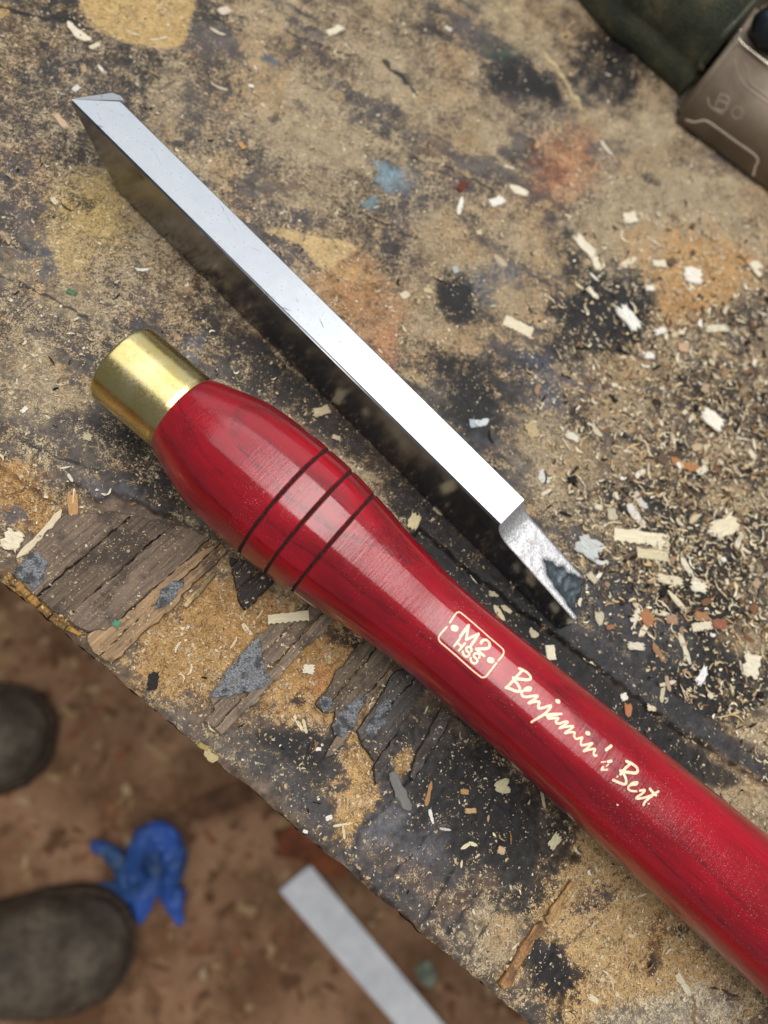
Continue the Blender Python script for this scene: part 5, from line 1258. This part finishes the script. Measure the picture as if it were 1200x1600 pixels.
def boot(px, py, hx, hy, label):
    """px,py: photo pixel of the toe on the floor; hx,hy: pixel the heel points to"""
    toe = fz(px, py, 0); back = fz(hx, hy, 0); d = toe-back; d[2] = 0; d /= np.linalg.norm(d); ang = math.atan2(d[1], d[0])
    root = empty('work_boot', (float(toe[0]), float(toe[1]), FLOOR+.002), ang)
    tag(root, label, 'boot', 'boots on the floor')
    t = NT('grey_boot_leather'); v = t.coord(); a = t.noise(v, 22, 4, .6); b = t.noise(v, 160, 4, .6)
    col = t.mix(t.maprange(a, .4, .62), lin4((76, 66, 54)), lin4((110, 98, 82)))
    col = t.mix(t.maprange(b, .5, .64, 0, .6), col, lin4((56, 50, 46)))
    lm = t.set(Base_Color=col, Roughness=.75, Normal=t.bump(b, .4, .002))
    lace_m = simple_mat('boot_lace', (52, 46, 40), .9, 300)
    sm = simple_mat('boot_sole', (84, 68, 54), .9, 120)
    xs = np.array([-.285, -.27, -.24, -.2, -.16, -.12, -.08, -.05, -.025, -.010, -.003])
    hw = np.array([.018, .030, .036, .036, .037, .044, .050, .050, .043, .030, .012])
    ht = np.array([.10, .125, .135, .13, .115, .092, .070, .060, .052, .044, .030])
    V = []; Fc = []; m = 20
    for x, w, h in zip(xs, hw, ht):
        for k in range(m):
            th = math.pi*k/(m-1); c, s = math.cos(th), math.sin(th)
            V.append((x, w*math.copysign(abs(c)**.75, c), .018+(h-.018)*abs(s)**.8))
    for i in range(len(xs)-1):
        for k in range(m-1): Fc.append((i*m+k, i*m+k+1, (i+1)*m+k+1, (i+1)*m+k))
    Fc.append(tuple(range(m))); Fc.append(tuple((len(xs)-1)*m+k for k in range(m))[::-1])
    up = mesh_obj('upper', V, Fc, lm, root, True)
    md = up.modifiers.new('sub', 'SUBSURF'); md.levels = 2; md.render_levels = 3
    dm = up.modifiers.new('creases', 'DISPLACE'); dm.texture = CLOUD; dm.strength = .012; dm.mid_level = .5; dm.texture_coords = 'LOCAL'
    V = []; n = len(xs); ol = [(x+.002 if i < n-1 else x+.005, w+.005) for i, (x, w) in enumerate(zip(xs, hw))]
    loop = [(x, w) for x, w in ol]+[(x, -w) for x, w in ol[::-1]]
    for z in (0, .018, .024):
        for x, y in loop: V.append((x, y*(1 if z < .02 else .96), z))
    N = len(loop); Fc = [(l*N+k, l*N+(k+1) % N, (l+1)*N+(k+1) % N, (l+1)*N+k) for l in range(2) for k in range(N)]
    Fc += [tuple(range(N))[::-1], tuple(2*N+k for k in range(N))]
    mesh_obj('sole', V, Fc, sm, root)
    # shaft, toe-cap seam and laces
    V = []; Fc = []; lay = [(.10, .045, .042), (.14, .047, .042), (.18, .048, .044), (.20, .046, .042), (.195, .042, .038), (.11, .040, .036)]
    for z, a_, b_ in lay:
        for k in range(24): th = 2*math.pi*k/24; V.append((-.225+a_*math.cos(th), b_*math.sin(th), z))
    for i in range(len(lay)-1):
        for k in range(24): Fc.append((i*24+k, i*24+(k+1) % 24, (i+1)*24+(k+1) % 24, (i+1)*24+k))
    mesh_obj('shaft', V, Fc, lm, root, True)
    for k, x in enumerate((-.118, -.132, -.146, -.160, -.174)):
        h = float(np.interp(x, xs, ht)); pts = [(x-.004, -.026, h-.012), (x, -.012, h+.001), (x+.004, .012, h+.001), (x+.002, .026, h-.012)]
        V, Fc = tube(catmull(pts, 4), .0022, 8); mesh_obj('lace', V, Fc, lace_m, root, True)
    pts = []
    for k in range(15):
        th = math.pi*k/14; c, s = math.cos(th), math.sin(th); x = -.075+.012*abs(c); w = float(np.interp(x, xs, hw)); h = float(np.interp(x, xs, ht))
        pts.append((x, (w+.0006)*math.copysign(abs(c)**.75, c), .018+(h-.0172)*abs(s)**.8))
    V, Fc = tube(pts, .0009, 6); mesh_obj('toe_cap_seam', V, Fc, lm, root, True)
glove()
boot(208, 1462, -150, 1515, 'scuffed grey work boot whose toe touches the blue glove')
boot(86, 1150, -260, 1170, 'scuffed grey work boot standing clear of the blue glove')
def board(name, pts, h, mat, label, cat):
    w = [fz(x, y, h) for x, y in pts]; org = np.mean(w, 0); bm = bmesh.new()
    b0 = [bm.verts.new((p[0]-org[0], p[1]-org[1], .0)) for p in w]; b1 = [bm.verts.new((p[0]-org[0], p[1]-org[1], h)) for p in w]
    n = len(w)
    for k in range(n): bm.faces.new((b0[k], b0[(k+1) % n], b1[(k+1) % n], b1[k]))
    bm.faces.new(b0[::-1]); bm.faces.new(b1); bmesh.ops.recalc_face_normals(bm, faces=bm.faces)
    bmesh.ops.bevel(bm, geom=list(bm.edges), offset=.0015, segments=2, affect='EDGES')
    me = bpy.data.meshes.new(name); bm.to_mesh(me); bm.free(); me.materials.append(mat)
    o = bpy.data.objects.new(name, me); COL.objects.link(o); o.location = (float(org[0]), float(org[1]), FLOOR+.0015)
    return tag(o, label, cat)
wm = simple_mat('white_paint', (248, 249, 252), .5, 30, .5, .15, .001, second=(222, 224, 230))
board('painted_board', [(437, 1392), (485, 1352), (788, 1714), (718, 1716)], .016, wm, 'narrow white painted board lying on the earth floor', 'board')
bw = simple_mat('brown_timber', (128, 88, 62), .85, 60, .4, .4, .002)
board('timber_offcut', [(282, 1268), (300, 1250), (372, 1222), (420, 1206), (440, 1232), (398, 1252), (350, 1272), (300, 1282)], .012, bw, 'flat brown timber offcut half under the bench', 'offcut')
rw = simple_mat('rusty_timber', (150, 84, 52), .85, 60, .4, .4, .002)
board('timber_offcut', [(428, 1300), (470, 1285), (560, 1350), (530, 1375), (470, 1345), (440, 1340)], .010, rw, 'rust orange timber offcut by the end of the white board', 'offcut')
gwm = simple_mat('green_scrap', (150, 160, 140), .8, 60)
board('scrap_of_card', [(648, 1512), (668, 1498), (684, 1522), (676, 1545), (656, 1538)], .004, gwm, 'pale green scrap beside the white board', 'scrap')
for (x, y, L, W, a, c, lab) in ((316, 1518, 26, 13, 70, (206, 176, 146), 'pale pink splinter alone on the bare earth'), (385, 1362, 50, 10, -20, (158, 122, 84), 'brown stick on the earth between glove and white board'),
                              (371, 1484, 16, 12, 0, (176, 148, 116), 'tan pebble-like crumb on the earth below the brown stick')):
    p0 = fz(x, y, 0); s_ = np.linalg.norm(fz(x+1, y, 0)-p0)
    o = bpy.data.objects.new('wood_splinter', MESH['block' if W/L > .5 else 'sliver'][1]); COL.objects.link(o)
    q = fz(x+10*math.cos(math.radians(a)), y+10*math.sin(math.radians(a)), 0)-p0
    o.location = (float(p0[0]), float(p0[1]), float(floor_h(np.array([p0[0]]), np.array([p0[1]]))[0])); o.rotation_euler = (0, 0, math.atan2(q[1], q[0]))
    o.scale = (L*s_, W*s_, W*s_*.5); o.color = lin4(c); tag(o, lab, 'splinter')
def floor_debris():
    n = 5000; x = rng.uniform(-.45, .6, n); y = rng.uniform(-.5, .35, n); cl = fbm(x*9, y*9, 3, 141)
    k = rng.random(n) < np.clip((cl-.35)*3, .05, 1); x, y = x[k], y[k]; n = len(x)
    ln = rng.lognormal(math.log(.009), .5, n); wd = ln*rng.uniform(.25, .8, n)
    base = np.array([lin(c) for c in [(160, 126, 94), (176, 146, 108), (130, 94, 68), (112, 80, 58), (186, 160, 124), (150, 98, 70)]])
    cols = base[rng.choice(6, n, p=[.25, .16, .25, .2, .05, .09])]
    pos = np.stack([x, y, floor_h(x, y)+.0015], 1)
    o = flake_mesh('floor_litter', pos, ln, wd, rng.uniform(0, 6.28, n), rng.normal(0, .25, n), rng.normal(0, .3, n), cols, FM)
    tag(o, 'brown wood litter trodden into the earth floor', 'litter', kind='stuff')
floor_debris()
